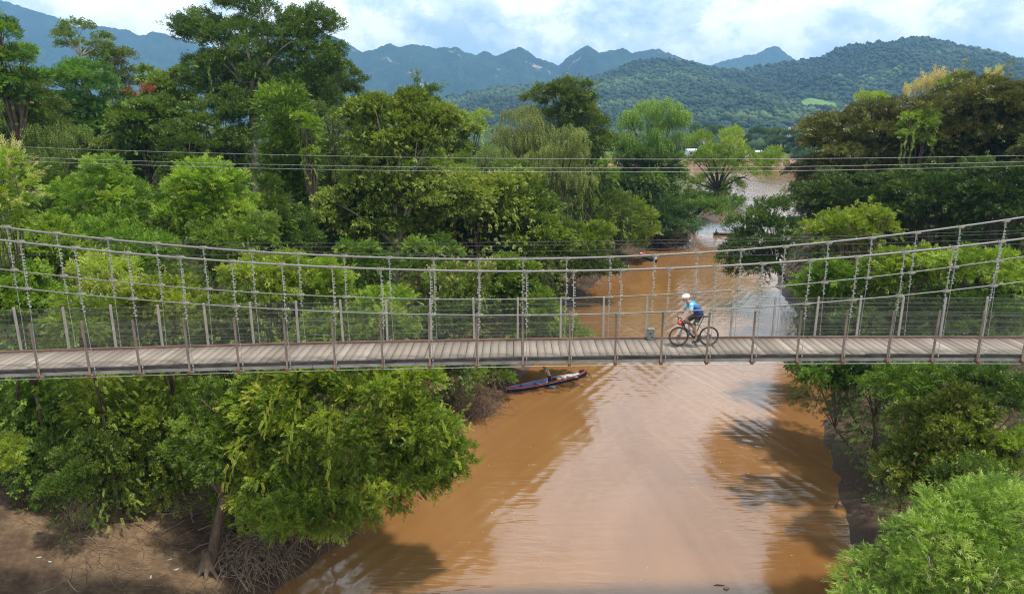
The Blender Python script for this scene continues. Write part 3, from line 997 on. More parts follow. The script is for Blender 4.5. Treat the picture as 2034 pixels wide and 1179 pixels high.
def template(kind, seed):
    """a spray of leaves along +x, unit length; returns vertices and quads"""
    r = np.random.default_rng(seed)
    V, Q = [], []
    def add(q):
        o = len(V); V.extend(q); Q.append([o, o + 1, o + 2, o + 3])
    if kind == 'broad':              # a twig end with several big drooping leaves
        for k in range(7):
            a = k * 2.4 + r.uniform(-.4, .4)
            x = .1 + .11 * k
            d = [0.55 + r.uniform(-.2, .2), math.cos(a) * .8, math.sin(a) * .45 - .15]
            s = [-d[1], d[0], r.uniform(-.3, .3)]
            add(leafquad([x, 0, 0], d, s, r.uniform(.42, .60), r.uniform(.24, .34), .22))
    elif kind == 'small':            # many small leaves round a twig
        for k in range(9):
            a = k * 2.4 + r.uniform(-.6, .6)
            x = .02 + .105 * k
            d = [0.5 + r.uniform(-.3, .3), math.cos(a), math.sin(a) * .4]
            s = [-d[1], d[0], r.uniform(-.6, .6)]
            add(leafquad([x, 0, 0], d, s, r.uniform(.22, .36), r.uniform(.14, .21), .06))
    elif kind == 'pinnate':          # feather: leaflet pairs along a drooping stalk
        n = 6
        for k in range(n):
            x = .10 + .84 * k / n
            z = -.36 * x * x
            for sd in (-1, 1):
                L = (.36 * math.sin(math.pi * (.24 + .68 * k / n)) + .08) * r.uniform(.8, 1.15)
                d = [.55 + r.uniform(-.25, .25), sd * .9, -.25 + r.uniform(-.4, .35)]
                add(leafquad([x, 0, z], d, [.9, -sd * .5, r.uniform(-.7, .7)], L, .115, .10))
    elif kind == 'bamboo':           # fans of narrow drooping blades
        for k in range(9):
            x = .08 + .10 * k
            sd = 1 if k % 2 else -1
            d = [.75 + r.uniform(-.2, .2), sd * r.uniform(.25, .8), -r.uniform(.0, .55)]
            add(leafquad([x, 0, -.12 * x], d, [-d[1], d[0], r.uniform(-.4, .4)], r.uniform(.38, .62), .075, .18))
    elif kind == 'willow':           # hanging strand
        for k in range(12):
            z = -.09 * k
            a = k * 2.0 + r.uniform(-.4, .4)
            d = [math.cos(a) * .6 + .25, math.sin(a) * .6, -.7]
            add(leafquad([.10 * math.sin(k * .3) + .2 * (1 - math.exp(-k * .4)), 0, z], d, [-math.sin(a), math.cos(a), r.uniform(-.3, .3)], r.uniform(.2, .3), .085, .05))
    elif kind == 'vine':             # creeper shoot with round leaves along a hanging stem
        for k in range(12):
            x = .085 * k
            a = (1 if k % 2 else -1) * 1.2 + r.uniform(-.4, .4)
            d = [.5, math.sin(a), math.cos(a) * .25 - .1]
            add(leafquad([x, 0, -.25 * x * x], d, [-d[1], d[0], r.uniform(-.3, .3)], r.uniform(.17, .23), r.uniform(.17, .22), .05))
    elif kind == 'plume':            # feathery seed head
        for k in range(14):
            x = .07 * k
            a = k * 2.4
            w_ = .30 * math.sin(math.pi * (.15 + .8 * k / 14))
            d = [.9, math.cos(a) * .55, math.sin(a) * .55 - .15]
            add(leafquad([x, 0, -.22 * x * x], d, [-d[1], d[0], .2], w_ + .08, .05, .15))
    return np.array(V), np.array(Q)

TPL = {k: [template(k, s) for s in range(3)] for k in ('broad', 'small', 'pinnate', 'bamboo', 'willow', 'vine', 'plume')}

def sprays(kind, P, D, L, tint, r, roll=0.6, face=None):
    """place templates; P positions, D directions, L lengths"""
    n = len(P)
    D = nrm(D)
    up = (np.tile(np.array([[0, 0, 1.0]]), (n, 1)) if face is None else nrm(face)) + r.normal(0, roll * .5, (n, 3))
    Yv = nrm(np.cross(up, D))
    Zv = np.cross(D, Yv)
    if kind == 'willow':             # strands always hang
        D = D * np.array([1, 1, .15]); D = nrm(D)
        Zv = nrm(np.tile(np.array([[0, 0, 1.0]]), (n, 1)) + r.normal(0, .10, (n, 3)))
        Yv = nrm(np.cross(Zv, D))
    Vs, Qs, Ts = [], [], []
    off = 0
    which = r.integers(0, 3, n)
    for wv in range(3):
        s = which == wv
        if not s.any():
            continue
        TV, TQ = TPL[kind][wv]
        m_ = int(s.sum())
        V = P[s][:, None, :] + L[s][:, None, None] * (TV[None, :, 0:1] * D[s][:, None, :] + TV[None, :, 1:2] * Yv[s][:, None, :] + TV[None, :, 2:3] * Zv[s][:, None, :])
        Q = TQ[None] + (np.arange(m_) * len(TV))[:, None, None] + off
        off += m_ * len(TV)
        Vs.append(V.reshape(-1, 3)); Qs.append(Q.reshape(-1, 4))
        tt = np.repeat(tint[s], len(TQ)) + r.normal(0, .06, m_ * len(TQ))
        Ts.append(tt)
    return np.concatenate(Vs), np.concatenate(Qs), np.clip(np.concatenate(Ts), 0, 1)

class Leaves:
    def __init__(self):
        self.V, self.Q, self.T, self.o = [], [], [], 0
    def add(self, kind, P, D, L, tint, r, roll=.6, face=None):
        if len(P) == 0:
            return
        V, Q, T = sprays(kind, np.asarray(P, float), np.asarray(D, float), np.asarray(L, float), np.asarray(tint, float), r, roll, face)
        self.V.append(V); self.Q.append(Q + self.o); self.T.append(T); self.o += len(V)
    def obj(self, name, mat, parent, loc):
        V = np.concatenate(self.V) - np.array(loc)[None]
        return link_mesh(name, np_mesh(name, V, np.concatenate(self.Q), tint=np.concatenate(self.T)), mat, parent)

# leaf colours of the kinds of tree
LM = {
    'fresh':  mat_leaf("leaf_fresh_green", (0.050, 0.096, 0.010), (0.158, 0.258, 0.022), (0.300, 0.405, 0.044), .40, accent=(.36, .30, .05)),
    'lime':   mat_leaf("leaf_lime", (0.092, 0.145, 0.014), (0.225, 0.320, 0.030), (0.360, 0.450, 0.065), .40, accent=(.40, .35, .07)),
    'mid':    mat_leaf("leaf_mid_green", (0.034, 0.070, 0.010), (0.102, 0.180, 0.018), (0.200, 0.290, 0.036), .34),
    'olive':  mat_leaf("leaf_olive", (0.054, 0.078, 0.012), (0.140, 0.204, 0.026), (0.262, 0.338, 0.058), .34, accent=(.29, .21, .05)),
    'dark':   mat_leaf("leaf_dark_green", (0.018, 0.042, 0.008), (0.062, 0.108, 0.014), (0.135, 0.195, 0.030), .26, .42),
    'blue':   mat_leaf("leaf_cool_green", (0.030, 0.072, 0.012), (0.094, 0.188, 0.024), (0.180, 0.290, 0.044), .34),
    'grey':   mat_leaf("leaf_grey_green", (0.058, 0.084, 0.018), (0.155, 0.202, 0.045), (0.260, 0.308, 0.080), .32),
    'brown':  mat_leaf("leaf_bronze", (0.038, 0.042, 0.011), (0.112, 0.122, 0.026), (0.200, 0.212, 0.050), .24, .42, accent=(.34, .18, .03)),
    'orange': mat_leaf("leaf_dry_orange", (0.12, 0.045, 0.018), (0.25, 0.090, 0.038), (0.33, 0.15, 0.06), .30),
    'plume':  mat_leaf("reed_plume", (0.34, 0.29, 0.13), (0.46, 0.40, 0.20), (0.58, 0.52, 0.30), .40),
    'bamboo': mat_leaf("leaf_bamboo", (0.065, 0.130, 0.014), (0.185, 0.295, 0.034), (0.330, 0.440, 0.085), .38, accent=(.44, .44, .15)),
}
M_BARK = mat_basic("bark_brown", (0.095, 0.066, 0.045), 0.92, 0, 0.45, 5, bump=.03, stretch=(1, 1, .25))
M_BARKP = mat_basic("bark_pale_grey", (0.30, 0.26, 0.21), 0.9, 0, 0.35, 4, bump=.02, stretch=(1, 1, .4))
M_BARKD = mat_basic("bark_dark", (0.045, 0.034, 0.026), 0.95, 0, 0.4, 5, bump=.03, stretch=(1, 1, .25))

KIND = dict(
    # leaf template, clump size, clump flatness, how far outward the sprays point, how far they droop or rise, envelope
    broad=dict(tpl='broad', cl=.30, flat=.62, rise=.05, env='ball'),
    small=dict(tpl='small', cl=.28, flat=.65, rise=.15, env='ball'),
    pinnate=dict(tpl='pinnate', cl=.30, flat=.55, rise=.18, env='ball'),
    layered=dict(tpl='small', cl=.33, flat=.34, rise=.10, env='dome'),
    rain=dict(tpl='pinnate', cl=.30, flat=.34, rise=.08, env='dome'),
    willow=dict(tpl='willow', cl=.28, flat=.8, rise=.2, env='ball'),
    vine=dict(tpl='vine', cl=.26, flat=.8, rise=-.25, env='ball'),
    column=dict(tpl='vine', cl=.30, flat=1.0, rise=-.45, env='ball'),
    bamboo=dict(tpl='bamboo', cl=.30, flat=.75, rise=.10, env='ball'),
    shoots=dict(tpl='pinnate', cl=.27, flat=.7, rise=.55, env='ball'),
    open=dict(tpl='small', cl=.22, flat=.8, rise=.2, env='ball'),
)

def clump_centres(n, env, r):
    """well spread points in the outer part of the unit ball"""
    pts = []
    tries = 0
    dmin = 1.35 / n ** (1 / 3.0)
    while len(pts) < n and tries < 6000:
        tries += 1
        v = r.normal(0, 1, 3)
        v /= np.linalg.norm(v)
        rad = r.uniform(.15, 1) ** .45
        p = v * rad * .86
        if env == 'dome' and p[2] < -.35:
            continue
        if env == 'ball' and p[2] < -.75:
            continue
        if all(np.linalg.norm(p - q) > dmin for q in pts):
            pts.append(p)
        elif tries % 400 == 0:
            dmin *= .9
    return np.array(pts)

def bezier(a, b, c, n):
    return [a * (1 - s) ** 2 + b * 2 * s * (1 - s) + c * s * s for s in [k / n for k in range(n + 1)]]

TREES = []
def tree(label, cat, kind, leaf, px, py, hw, hh, dep, seed, name='tree', group=None, bark=None, base=None, dens=1.0, tpl2=None, cl=None, hang_n=None, ncl=None, spray=None,
         trunk_r=None, tone=.45, tonevar=.16, gap=0.0, limbs=10, shoots=0, fork=None, depth_scale=1.0, blooms=None, zbase=None, extra=None, lobes=None, skirt=0.0, tips=0.0):
    """a tree whose crown is an ellipsoid of half width hw and half height hh pixels at distance dep; base = foot (pixel column) of its trunk"""
    r = np.random.default_rng(seed)
    K = KIND[kind]
    c = np.array(PD(px, py, dep))
    hw, hh = hw * 1.08, hh * 1.08
    if not skirt and dep < 75 and kind not in ('column', 'open', 'bamboo') and 'branch' not in name:
        skirt = .16
    pxm = dep / F
    rx, rz = hw * pxm, hh * pxm * 1.03
    ry = min(rx * depth_scale, rx * 1.0 if hw < 150 else rx * .8)
    # foot of the trunk
    if base is None:
        bx_, by_ = c[0] + r.uniform(-.15, .15) * rx, c[1] + r.uniform(-.1, .25) * ry
    else:
        q = PD(base[0], base[1], dep * (base[2] if len(base) > 2 else 1.0))
        bx_, by_ = q.x, q.y
    if zbase is None and ground(bx_, by_) < .5:              # stand it on the bank, not in the stream
        best = None
        for rr_ in np.arange(.5, 16, .5):
            for an in np.arange(0, 6.28, .26):
                gx_, gy_ = bx_ + rr_ * math.cos(an), by_ + rr_ * math.sin(an)
                if ground(gx_, gy_) >= .6:
                    best = (gx_, gy_); break
            if best: break
        if best: bx_, by_ = best
    bz = ground(bx_, by_) - .15 if zbase is None else zbase
    bz = max(bz, -.6)
    foot = np.array([bx_, by_, bz])
    root = empty(name, tuple(foot), label, cat, group)
    TREES.append(root)
    S = np.array([rx, ry, rz])
    lv = Leaves()
    L0 = (spray * .74 if spray else max(.30, min(1.5, 11.5 * pxm)))
    if K['tpl'] == 'willow': L0 *= 1.25
    if K['tpl'] in ('pinnate',): L0 *= 1.15
    if lobes is None and hw > 50 and kind in ('small', 'broad', 'pinnate', 'willow', 'shoots', 'open', 'rain'):
        lobes = [((0, 0, -.05), (.84, .84, .84))]
        for k in range(4):
            a = r.uniform(0, 6.28)
            lobes.append(((math.cos(a) * r.uniform(.45, .72), math.sin(a) * .5, r.uniform(-.45, .62)), (r.uniform(.32, .48),) * 2 + (r.uniform(.3, .48),)))
    ells = [(np.zeros(3), np.ones(3))] if lobes is None else [(np.array(a), np.array(b)) for a, b in lobes]
    cents, crad = [], []
    for e0, es in ells:
        n = ncl or int(np.clip(17 * (hw * hh * es[0] * es[2] / 6400) ** .55, 7, 60))
        C = clump_centres(n, K['env'], r)
        cents.append((C * es + e0) * S + c)
        crad.append(np.full(len(C), (rx * es[0] * ry * es[1] * rz * es[2]) ** (1 / 3) * (cl or K['cl']) * 1.25 * (17 / max(n, 9)) ** .22) * r.uniform(.75, 1.25, len(C)))
    C, R = np.concatenate(cents), np.concatenate(crad)
    if gap:
        k = r.uniform(0, 1, len(C)) > gap
        C, R = C[k], R[k]
    area = math.pi * hw * hh * sum(e[1][0] * e[1][2] for e in ells)
    cover = (L0 / pxm) ** 2 * (.30 if K['tpl'] != 'willow' else .34)
    N = int(np.clip(area / cover * 5.6 * dens, 200, 26000))
    wgt = R ** 2
    ci = r.choice(len(C), N, p=wgt / wgt.sum())
    v = nrm(r.normal(0, 1, (N, 3)) + np.array([0, 0, .55]))
    v[:, 2] = np.where(v[:, 2] < -.35, -v[:, 2], v[:, 2])
    fl = np.array([1.1, 1.1, K['flat'] * 1.15])
    rad = R[ci][:, None] * (r.uniform(.30, 1, (N, 1)) ** .42)
    P = C[ci] + v * fl * rad
    out = nrm((P - c) / S)
    D = v * np.array([1, 1, .7]) + out * .55 + np.array([0, 0, K['rise']]) + r.normal(0, .28, (N, 3))
    # each clump has its own shade of leaf
    ctone = r.normal(0, tonevar * .55, len(C))
    tint = tone + ctone[ci] + r.normal(0, tonevar * .5, N)
    tint = np.clip(tint, 0, .93)
    LL = L0 * r.uniform(.65, 1.25, N)
    m2 = r.uniform(0, 1, N) < (.42 if tpl2 else 0)
    for mm, tp in ((~m2, K['tpl']), (m2, tpl2)):
        lv.add(tp, (P - D * L0 * .25)[mm], D[mm], LL[mm], tint[mm], r, .8, (v * 1.1 + out * .4 + np.array([0, 0, .45]))[mm])
    # young pale shoots standing out of the outline
    if tips:
        n = int(N * tips)
        ci2 = r.choice(len(C), n)
        v2 = nrm(r.normal(0, 1, (n, 3)) + out[:n] * .5 + np.array([0, 0, .5]))
        P2 = C[ci2] + v2 * fl * R[ci2][:, None] * 1.02
        lv.add(K['tpl'], P2, v2 + np.array([0, 0, .25]), L0 * r.uniform(.7, 1.1, n), np.full(n, .86) + r.normal(0, .05, n), r)
    if shoots:
        for k in range(shoots):
            j = r.integers(len(C))
            o = nrm(C[j] - c + np.array([0, 0, .25 * rz]) + r.normal(0, .2, 3) * rx)
            if K['env'] == 'dome' and o[2] < -.1: o[2] *= -1
            m_ = r.integers(3, 7)
            st = C[j] + o * R[j] * .5
            seg = L0 * .55
            pts = [st + o * seg * q + np.array([0, 0, -.02 * q * q * seg]) + r.normal(0, .06, 3) * seg for q in range(m_)]
            pp = np.array(pts)
            d1 = np.tile(o, (m_, 1)) + r.normal(0, .55, (m_, 3))
            lv.add(K['tpl'], np.concatenate([pp, pp]), np.concatenate([d1, np.tile(o, (m_, 1)) + r.normal(0, .55, (m_, 3))]), L0 * r.uniform(.6, 1.0, 2 * m_), np.clip(np.full(2 * m_, tone + .2), 0, .93), r)
    if skirt:                                   # leaves hanging below the crown down to the ground or the water
        n = int(N * skirt)
        a = r.uniform(0, 6.283, n)
        q = np.sqrt(r.uniform(.2, 1, n))
        zz = r.uniform(0, 1, n)
        P3 = np.stack([c[0] + rx * q * np.cos(a) * (.75 + .25 * zz), c[1] + ry * q * np.sin(a) * .9, foot[2] + .3 + zz * (c[2] - foot[2])], -1)
        D3 = np.stack([np.cos(a), np.sin(a), r.normal(-.3, .4, n)], -1)
        kk = np.array([ground(a_, b_) > .25 or c_ > 2.5 for a_, b_, c_ in P3], dtype=bool) if zbase is None else np.ones(n, bool)
        lv.add(K['tpl'], P3[kk], D3[kk], L0 * r.uniform(.7, 1.1, kk.sum()), np.clip(tone - .05 + r.normal(0, tonevar, kk.sum()), 0, .93), r)
    if hang_n is None: hang_n = 9 if (36 < dep < 120 and kind in ('small', 'broad', 'pinnate', 'open', 'vine')) else 0
    for k in range(hang_n):                     # creepers trailing from the lower edge of the crown
        a = r.uniform(3.3, 6.1)
        q = r.uniform(.5, .95)
        p0 = c + S * np.array([math.cos(a) * q, math.sin(a) * q, r.uniform(-.6, .3)])
        m_ = int(r.integers(4, 12))
        pp = np.array([p0 + np.array([r.normal(0, .12), r.normal(0, .12), -.42 * L0 * i]) for i in range(m_)])
        lv.add('vine', pp, np.tile([math.cos(a) * .5, math.sin(a) * .5, -.8], (m_, 1)) + r.normal(0, .3, (m_, 3)), np.full(m_, L0 * .75), np.clip(np.full(m_, tone + r.uniform(-.1, .35)) + r.normal(0, .08, m_), 0, .93), r)
    if extra:
        extra(lv, c, S, L0, r)
    cr = lv.obj("crown", LM[leaf], root, foot)
    if blooms:                                  # flowers or seed heads of another colour
        kind2, leaf2, n, zmin, Lb = blooms
        a = r.choice(len(P), min(n * 6, len(P)), replace=False)
        a = a[(out[a, 2] > zmin)][:n]
        b = Leaves()
        b.add(kind2, P[a] + out[a] * L0 * .3, out[a] + np.array([0, 0, .6]) + r.normal(0, .3, (len(a), 3)), np.full(len(a), Lb) * r.uniform(.7, 1.3, len(a)), np.clip(r.normal(.5, .2, len(a)), 0, 1), r)
        b.obj("blossom", LM[leaf2], root, foot)
    # trunk and limbs
    mb = MB()
    H = c[2] - foot[2]
    tr = trunk_r or (max(.03, .008 * (H + rz)) if name in ('shrub', 'bush', 'sapling', 'reed_clump', 'leafy_branch') else max(.05, min(.40, (.013 if dep < 45 else .018) * (H + rz))))
    if fork is None:
        fk = foot + (c - foot) * np.array([.8, .8, .55 if H > rz else .35])
    else:
        q = PD(fork[0], fork[1], dep * (fork[2] if len(fork) > 2 else 1.0))
        fk = np.array([q.x, q.y, q.z])
    mid = (foot + fk) / 2 + np.array([r.uniform(-.06, .06) * H, r.uniform(-.05, .05) * H, 0]) * (.5 if fork is None else .35)
    bz_pts = bezier(foot, mid, fk, 6)
    mb.tube([Vector(p) for p in bz_pts], [tr * (1.25 if k == 0 else 1.0 - .05 * k) for k in range(7)], 7)
    order = np.argsort(-R)[:limbs] if limbs < len(C) else np.arange(len(C))
    for j in order:
        e = C[j]
        m_ = fk + (e - fk) * .5 + np.array([0, 0, .10 * np.linalg.norm(e - fk)]) + r.normal(0, .06, 3) * np.linalg.norm(e - fk)
        pts = bezier(fk, m_, e, 5)
        r0 = tr * r.uniform(.38, .58)
        mb.tube([Vector(p) for p in pts], [r0 * (1 - .16 * k) for k in range(6)], 5)
        for q in range(2):
            e2 = e + nrm(r.normal(0, 1, 3)) * R[j] * .8
            mb.tube([Vector(pts[3 + q]), Vector((pts[3 + q] + e2) / 2 + np.array([0, 0, .1 * R[j]])), Vector(e2)], [r0 * .4, r0 * .3, r0 * .12], 4)
    me = mb.mesh("trunk", True)
    me.transform(Matrix.Translation(-Vector(foot)))
    link_mesh("trunk", me, bark or M_BARK, root)
    return root

T = tree
# --- far and middle forest of the left bank, back to front ------------------------------------------------
T("small umbrella-shaped olive tree with a bare thin stem standing above the left forest", "tree", 'layered', 'olive', 163, 80, 52, 26, 88, 1, bark=M_BARKP, fork=(160, 112), tone=.35, gap=.1, base=(165, 220), limbs=8, trunk_r=.22)
T("dark olive tree top behind the umbrella-shaped tree at the left", "tree", 'small', 'olive', 238, 135, 32, 34, 92, 2, tone=.25)
T("dark treetop right of the umbrella-shaped tree on the left skyline", "tree", 'small', 'olive', 205, 112, 34, 22, 94, 3, tone=.22)
T("small tree full of dry orange leaves among the green left forest", "tree", 'open', 'orange', 280, 188, 27, 42, 70, 4, tone=.5, gap=.35, dens=.30, limbs=14)
T("pale olive bushy tree between the orange tree and the tall emergent tree", "tree", 'broad', 'olive', 340, 205, 52, 70, 74, 5, tone=.5)
T("dark tree crown pressed against the right side of the tall emergent tree", "tree", 'small', 'dark', 655, 195, 62, 62, 76, 6, tone=.55, shoots=6)
T("dark pointed treetop rising behind the large-leaved olive tree", "tree", 'pinnate', 'dark', 832, 205, 36, 38, 100, 7, tone=.5, shoots=8)
T("pale flowering olive treetop right of the dark pointed treetop", "tree", 'broad', 'olive', 900, 268, 52, 52, 86, 8, tone=.68, blooms=('plume', 'plume', 60, .3, .7))
T("small rounded lime green treetop in the gap of the middle skyline", "tree", 'small', 'lime', 938, 243, 34, 22, 105, 9, tone=.6)
T("dark green tree towering behind the weeping grey-green trees", "tree", 'pinnate', 'dark', 1120, 225, 72, 66, 94, 10, tone=.62, shoots=10, tips=.05)
T("dark green tree on the right end of the weeping grey-green trees", "tree", 'small', 'mid', 1172, 265, 48, 70, 92, 11, tone=.35)
T("tall emergent tree with a ragged dark open crown above the left forest", "tree", 'open', 'dark', 520, 118, 150, 118, 64, 12, bark=M_BARKP, tone=.60, tonevar=.25, dens=1.8, cl=.27, ncl=26, limbs=22, shoots=34, fork=(500, 190), base=(520, 480), trunk_r=.42, spray=.70,
  lobes=[((-.05, 0, .12), (.62, .62, .72)), ((-.72, 0, .42), (.34, .4, .26)), ((.62, .1, .50), (.42, .4, .24)), ((.72, 0, -.05), (.40, .5, .36)), ((-.62, 0, -.25), (.42, .5, .42)), ((-.28, 0, .92), (.30, .3, .28)), ((.25, 0, -.62), (.75, .7, .45))])
T("broad cool green tree with layered boughs left of the orange tree", "tree", 'pinnate', 'blue', 160, 205, 108, 92, 68, 13, bark=M_BARKD, tone=.5, tonevar=.22, shoots=16, fork=(195, 215), base=(190, 300), tips=.06)
T("feathery green tree at the left edge of the frame with a bright sunlit side", "tree", 'pinnate', 'fresh', 12, 130, 62, 100, 52, 14, tone=.3, tonevar=.3, shoots=10, tips=.08)
T("shaded olive tree below the bright tree at the left edge", "tree", 'small', 'olive', 60, 235, 70, 70, 56, 15, tone=.22)
T("rounded olive tree with layered leaf rosettes below the orange tree", "tree", 'broad', 'olive', 285, 258, 78, 62, 60, 16, bark=M_BARKD, tone=.42, tonevar=.2)
T("grey-green shaded tree behind the upper power line at the left", "tree", 'willow', 'dark', 105, 285, 75, 48, 54, 17, tone=.75)
T("dark tangled tree below the tall emergent tree left of the creeper column", "tree", 'small', 'dark', 435, 255, 85, 75, 62, 18, tone=.58, shoots=6)
T("dark tree filling the gap right of the rounded olive tree", "tree", 'small', 'mid', 370, 300, 60, 55, 58, 19, tone=.25)
T("pillar of bright green creeper smothering a tall trunk", "creeper column", 'column', 'fresh', 576, 352, 50, 132, 56, 20, name='creeper_column', tone=.24, tonevar=.30, dens=2.2, tips=.06, cl=.42, spray=.48, skirt=.25, limbs=3, lobes=[((0, 0, .72), (1, 1, .34)), ((.1, -.1, .3), (.95, .9, .34)), ((-.1, 0, -.12), (.9, .9, .36)), ((.05, -.1, -.55), (1.0, .9, .36)), ((0, 0, -.9), (1.1, 1, .3))])
T("dark drooping vine curtain left of the large-leaved olive tree", "creeper column", 'willow', 'dark', 660, 330, 48, 120, 60, 21, name='creeper_column', tone=.7, dens=1.6, lobes=[((0, 0, .6), (1, 1, .45)), ((.1, 0, 0), (.9, .9, .45)), ((0, 0, -.6), (1, 1, .45))])
T("bright leafy creeper streak down the right side of the creeper pillar", "creeper column", 'pinnate', 'fresh', 612, 268, 18, 48, 53, 22, name='creeper_column', tone=.7, tips=.1)
T("large-leaved olive tree with a pale forked trunk in the middle of the forest", "tree", 'broad', 'olive', 785, 265, 105, 72, 52, 23, bark=M_BARKP, tone=.55, tonevar=.22, base=(772, 620), fork=(790, 490), limbs=9, trunk_r=.26, tips=.08,
  lobes=[((0, 0, .05), (.95, .95, .85)), ((-.42, .1, -1.0), (.5, .5, .4)), ((-.62, -.35, -2.05), (.85, .6, .85)), ((.85, -.35, -1.5), (.75, .6, .7)), ((.1, -.5, -1.25), (.42, .4, .4)), ((.55, .2, .3), (.6, .6, .5)), ((-.6, .2, .35), (.5, .5, .45))])
T("large-leaved olive tree with drooping rosettes right of the pale forked trunk", "tree", 'broad', 'olive', 945, 395, 112, 56, 58, 24, tone=.55, tonevar=.2, tips=.06)
T("weeping grey-green tree in the middle of the skyline", "tree", 'willow', 'grey', 1040, 268, 82, 82, 78, 25, tone=.48, tonevar=.2, dens=1.1)
T("second weeping grey-green tree hanging lower towards the river", "tree", 'willow', 'grey', 1110, 325, 72, 80, 74, 26, tone=.52, tonevar=.2, dens=1.1)
T("grey-green weeping tree behind the lowest power line, left of the lower weeping tree", "tree", 'willow', 'grey', 975, 335, 62, 52, 72, 27, tone=.4)
T("broad light green tree at the end of the wooded spit", "tree", 'willow', 'mid', 1295, 262, 76, 72, 112, 28, tone=.72, tonevar=.2, dens=1.7, skirt=.2)
T("mid green tree low on the wooded spit under the broad light green tree", "tree", 'small', 'mid', 1280, 350, 72, 62, 110, 29, tone=.35, skirt=.5, dens=1.5)
T("airy light green tree leaning over the water at the tip of the spit", "tree", 'open', 'fresh', 1436, 330, 86, 68, 128, 30, bark=M_BARKD, base=(1376, 443), fork=(1425, 380), gap=.08, dens=1.0, cl=.28, limbs=18, tone=.55, trunk_r=.5, shoots=14, spray=1.15,
  lobes=[((-.15, 0, .35), (.7, .7, .62)), ((.55, 0, -.05), (.5, .5, .42)), ((-.35, 0, -.55), (.75, .6, .5)), ((.9, 0, .15), (.32, .4, .3))])
T("dark shaded bush hanging over the water under the spit", "bush", 'small', 'dark', 1320, 432, 72, 40, 108, 31, name='bush', tone=.5, skirt=.6, dens=1.5)
T("low bright bush along the shore at the tip of the spit", "bush", 'small', 'mid', 1425, 408, 62, 22, 122, 32, name='bush', tone=.68)
T("dome of bright green creeper on the bank beside the dark spit", "creeper mound", 'vine', 'fresh', 1262, 452, 40, 50, 96, 33, name='creeper_mound', tone=.55, tips=.1, skirt=.2)
T("olive creeper arch left of the bright green creeper dome", "creeper mound", 'vine', 'olive', 1215, 450, 42, 46, 94, 34, name='creeper_mound', tone=.35, skirt=.2)
T("thin dead stem wrapped in green creeper beside the weeping trees", "creeper column", 'column', 'fresh', 1172, 375, 10, 46, 84, 35, name='creeper_column', tone=.4)
T("leafy creeper column right of the thin wrapped stem", "creeper column", 'column', 'fresh', 1205, 355, 22, 36, 88, 36, name='creeper_column', tone=.35)
T("rounded bush with pale blossoms on the bank behind the far main cable", "bush", 'small', 'olive', 1200, 410, 58, 42, 88, 37, name='bush', tone=.3)
T("glossy olive-green tree behind the middle of the bridge", "tree", 'broad', 'olive', 1030, 435, 92, 72, 66, 38, tone=.38, tonevar=.2)
T("fresh green leafy tree crown left of the river bend", "tree", 'broad', 'fresh', 1060, 470, 72, 52, 60, 39, tone=.28, tonevar=.22)
T("feathery yellow-green bush on the bank left of the near boats", "bush", 'pinnate', 'fresh', 1158, 478, 66, 46, 76, 40, name='bush', tone=.42, tips=.1)
T("dark bush leaning out over the brown water behind the bridge", "bush", 'small', 'dark', 1165, 518, 72, 36, 74, 41, name='bush', tone=.62, skirt=1e-6, hang_n=0, base=(1130, 560))
T("dark olive tree in the shade left of the pale forked trunk", "tree", 'small', 'olive', 690, 440, 78, 78, 54, 42, tone=.2)
T("shaded dark tree right of the pale forked trunk, above the pale shrub", "tree", 'small', 'dark', 900, 470, 62, 52, 60, 43, tone=.6)
# --- bright shrubs and small trees behind the bridge, left -------------------------------------------------
T("pale yellow-green tree with feathery cream blooms at the left edge", "tree", 'vine', 'lime', 14, 385, 50, 78, 28.5, 44, tone=.45, blooms=('plume', 'plume', 150, -.2, .5), spray=.42, base=(-40, 600), skirt=.2, trunk_r=.09)
T("pointed bright green small tree with reddish shoots below the power lines", "tree", 'pinnate', 'fresh', 205, 405, 96, 74, 40, 45, tone=.5, tonevar=.25, shoots=14, tips=.12, spray=.5, lobes=[((0, 0, 0), (1, 1, .8)), ((.05, 0, .72), (.5, .5, .4))])
T("broad fresh green small tree draped with creeper under the power lines", "tree", 'pinnate', 'fresh', 410, 400, 98, 84, 42, 46, tone=.5, tonevar=.28, shoots=14, tips=.12, spray=.5)
T("dense green shrub below the pointed bright tree", "shrub", 'small', 'fresh', 250, 490, 95, 60, 37, 47, name='shrub', tone=.35, tonevar=.25, tips=.1, spray=.45)
T("dark ferny shrub with drooping fronds right of the broad fresh green tree", "shrub", 'pinnate', 'mid', 475, 480, 82, 66, 40, 48, name='shrub', tone=.5, tonevar=.25, spray=.5)
T("broad-leaved shrub at the left behind the hangers of the bridge", "shrub", 'broad', 'fresh', 95, 490, 88, 60, 34, 49, name='shrub', tone=.45, tonevar=.2, spray=.5)
T("clump of straw-tipped reeds behind the bridge hangers at the left", "reeds", 'bamboo', 'lime', 215, 550, 62, 40, 32, 50, name='reed_clump', tone=.8, spray=.7)
T("bright yellow-green shrub at the left end of the bridge", "shrub", 'broad', 'lime', 35, 590, 78, 74, 29, 51, name='shrub', tone=.4, tonevar=.2, spray=.42, skirt=.6, limbs=5)
T("leafy shrub behind the left fence mesh with pale round leaves", "shrub", 'vine', 'lime', 175, 640, 82, 50, 28.5, 52, name='shrub', tone=.35, tonevar=.25, spray=.42, skirt=.6, limbs=5)
T("light green leafy shrub behind the fence mesh, second from the left end", "shrub", 'small', 'lime', 320, 600, 85, 62, 30, 53, name='shrub', tone=.4, tonevar=.25, spray=.4, skirt=.6, limbs=5, tips=.1)
T("olive shaded shrub behind the fence mesh with broad dull leaves", "shrub", 'broad', 'olive', 440, 640, 75, 50, 29.5, 54, name='shrub', tone=.42, tonevar=.2, spray=.4, skirt=.6, limbs=5)
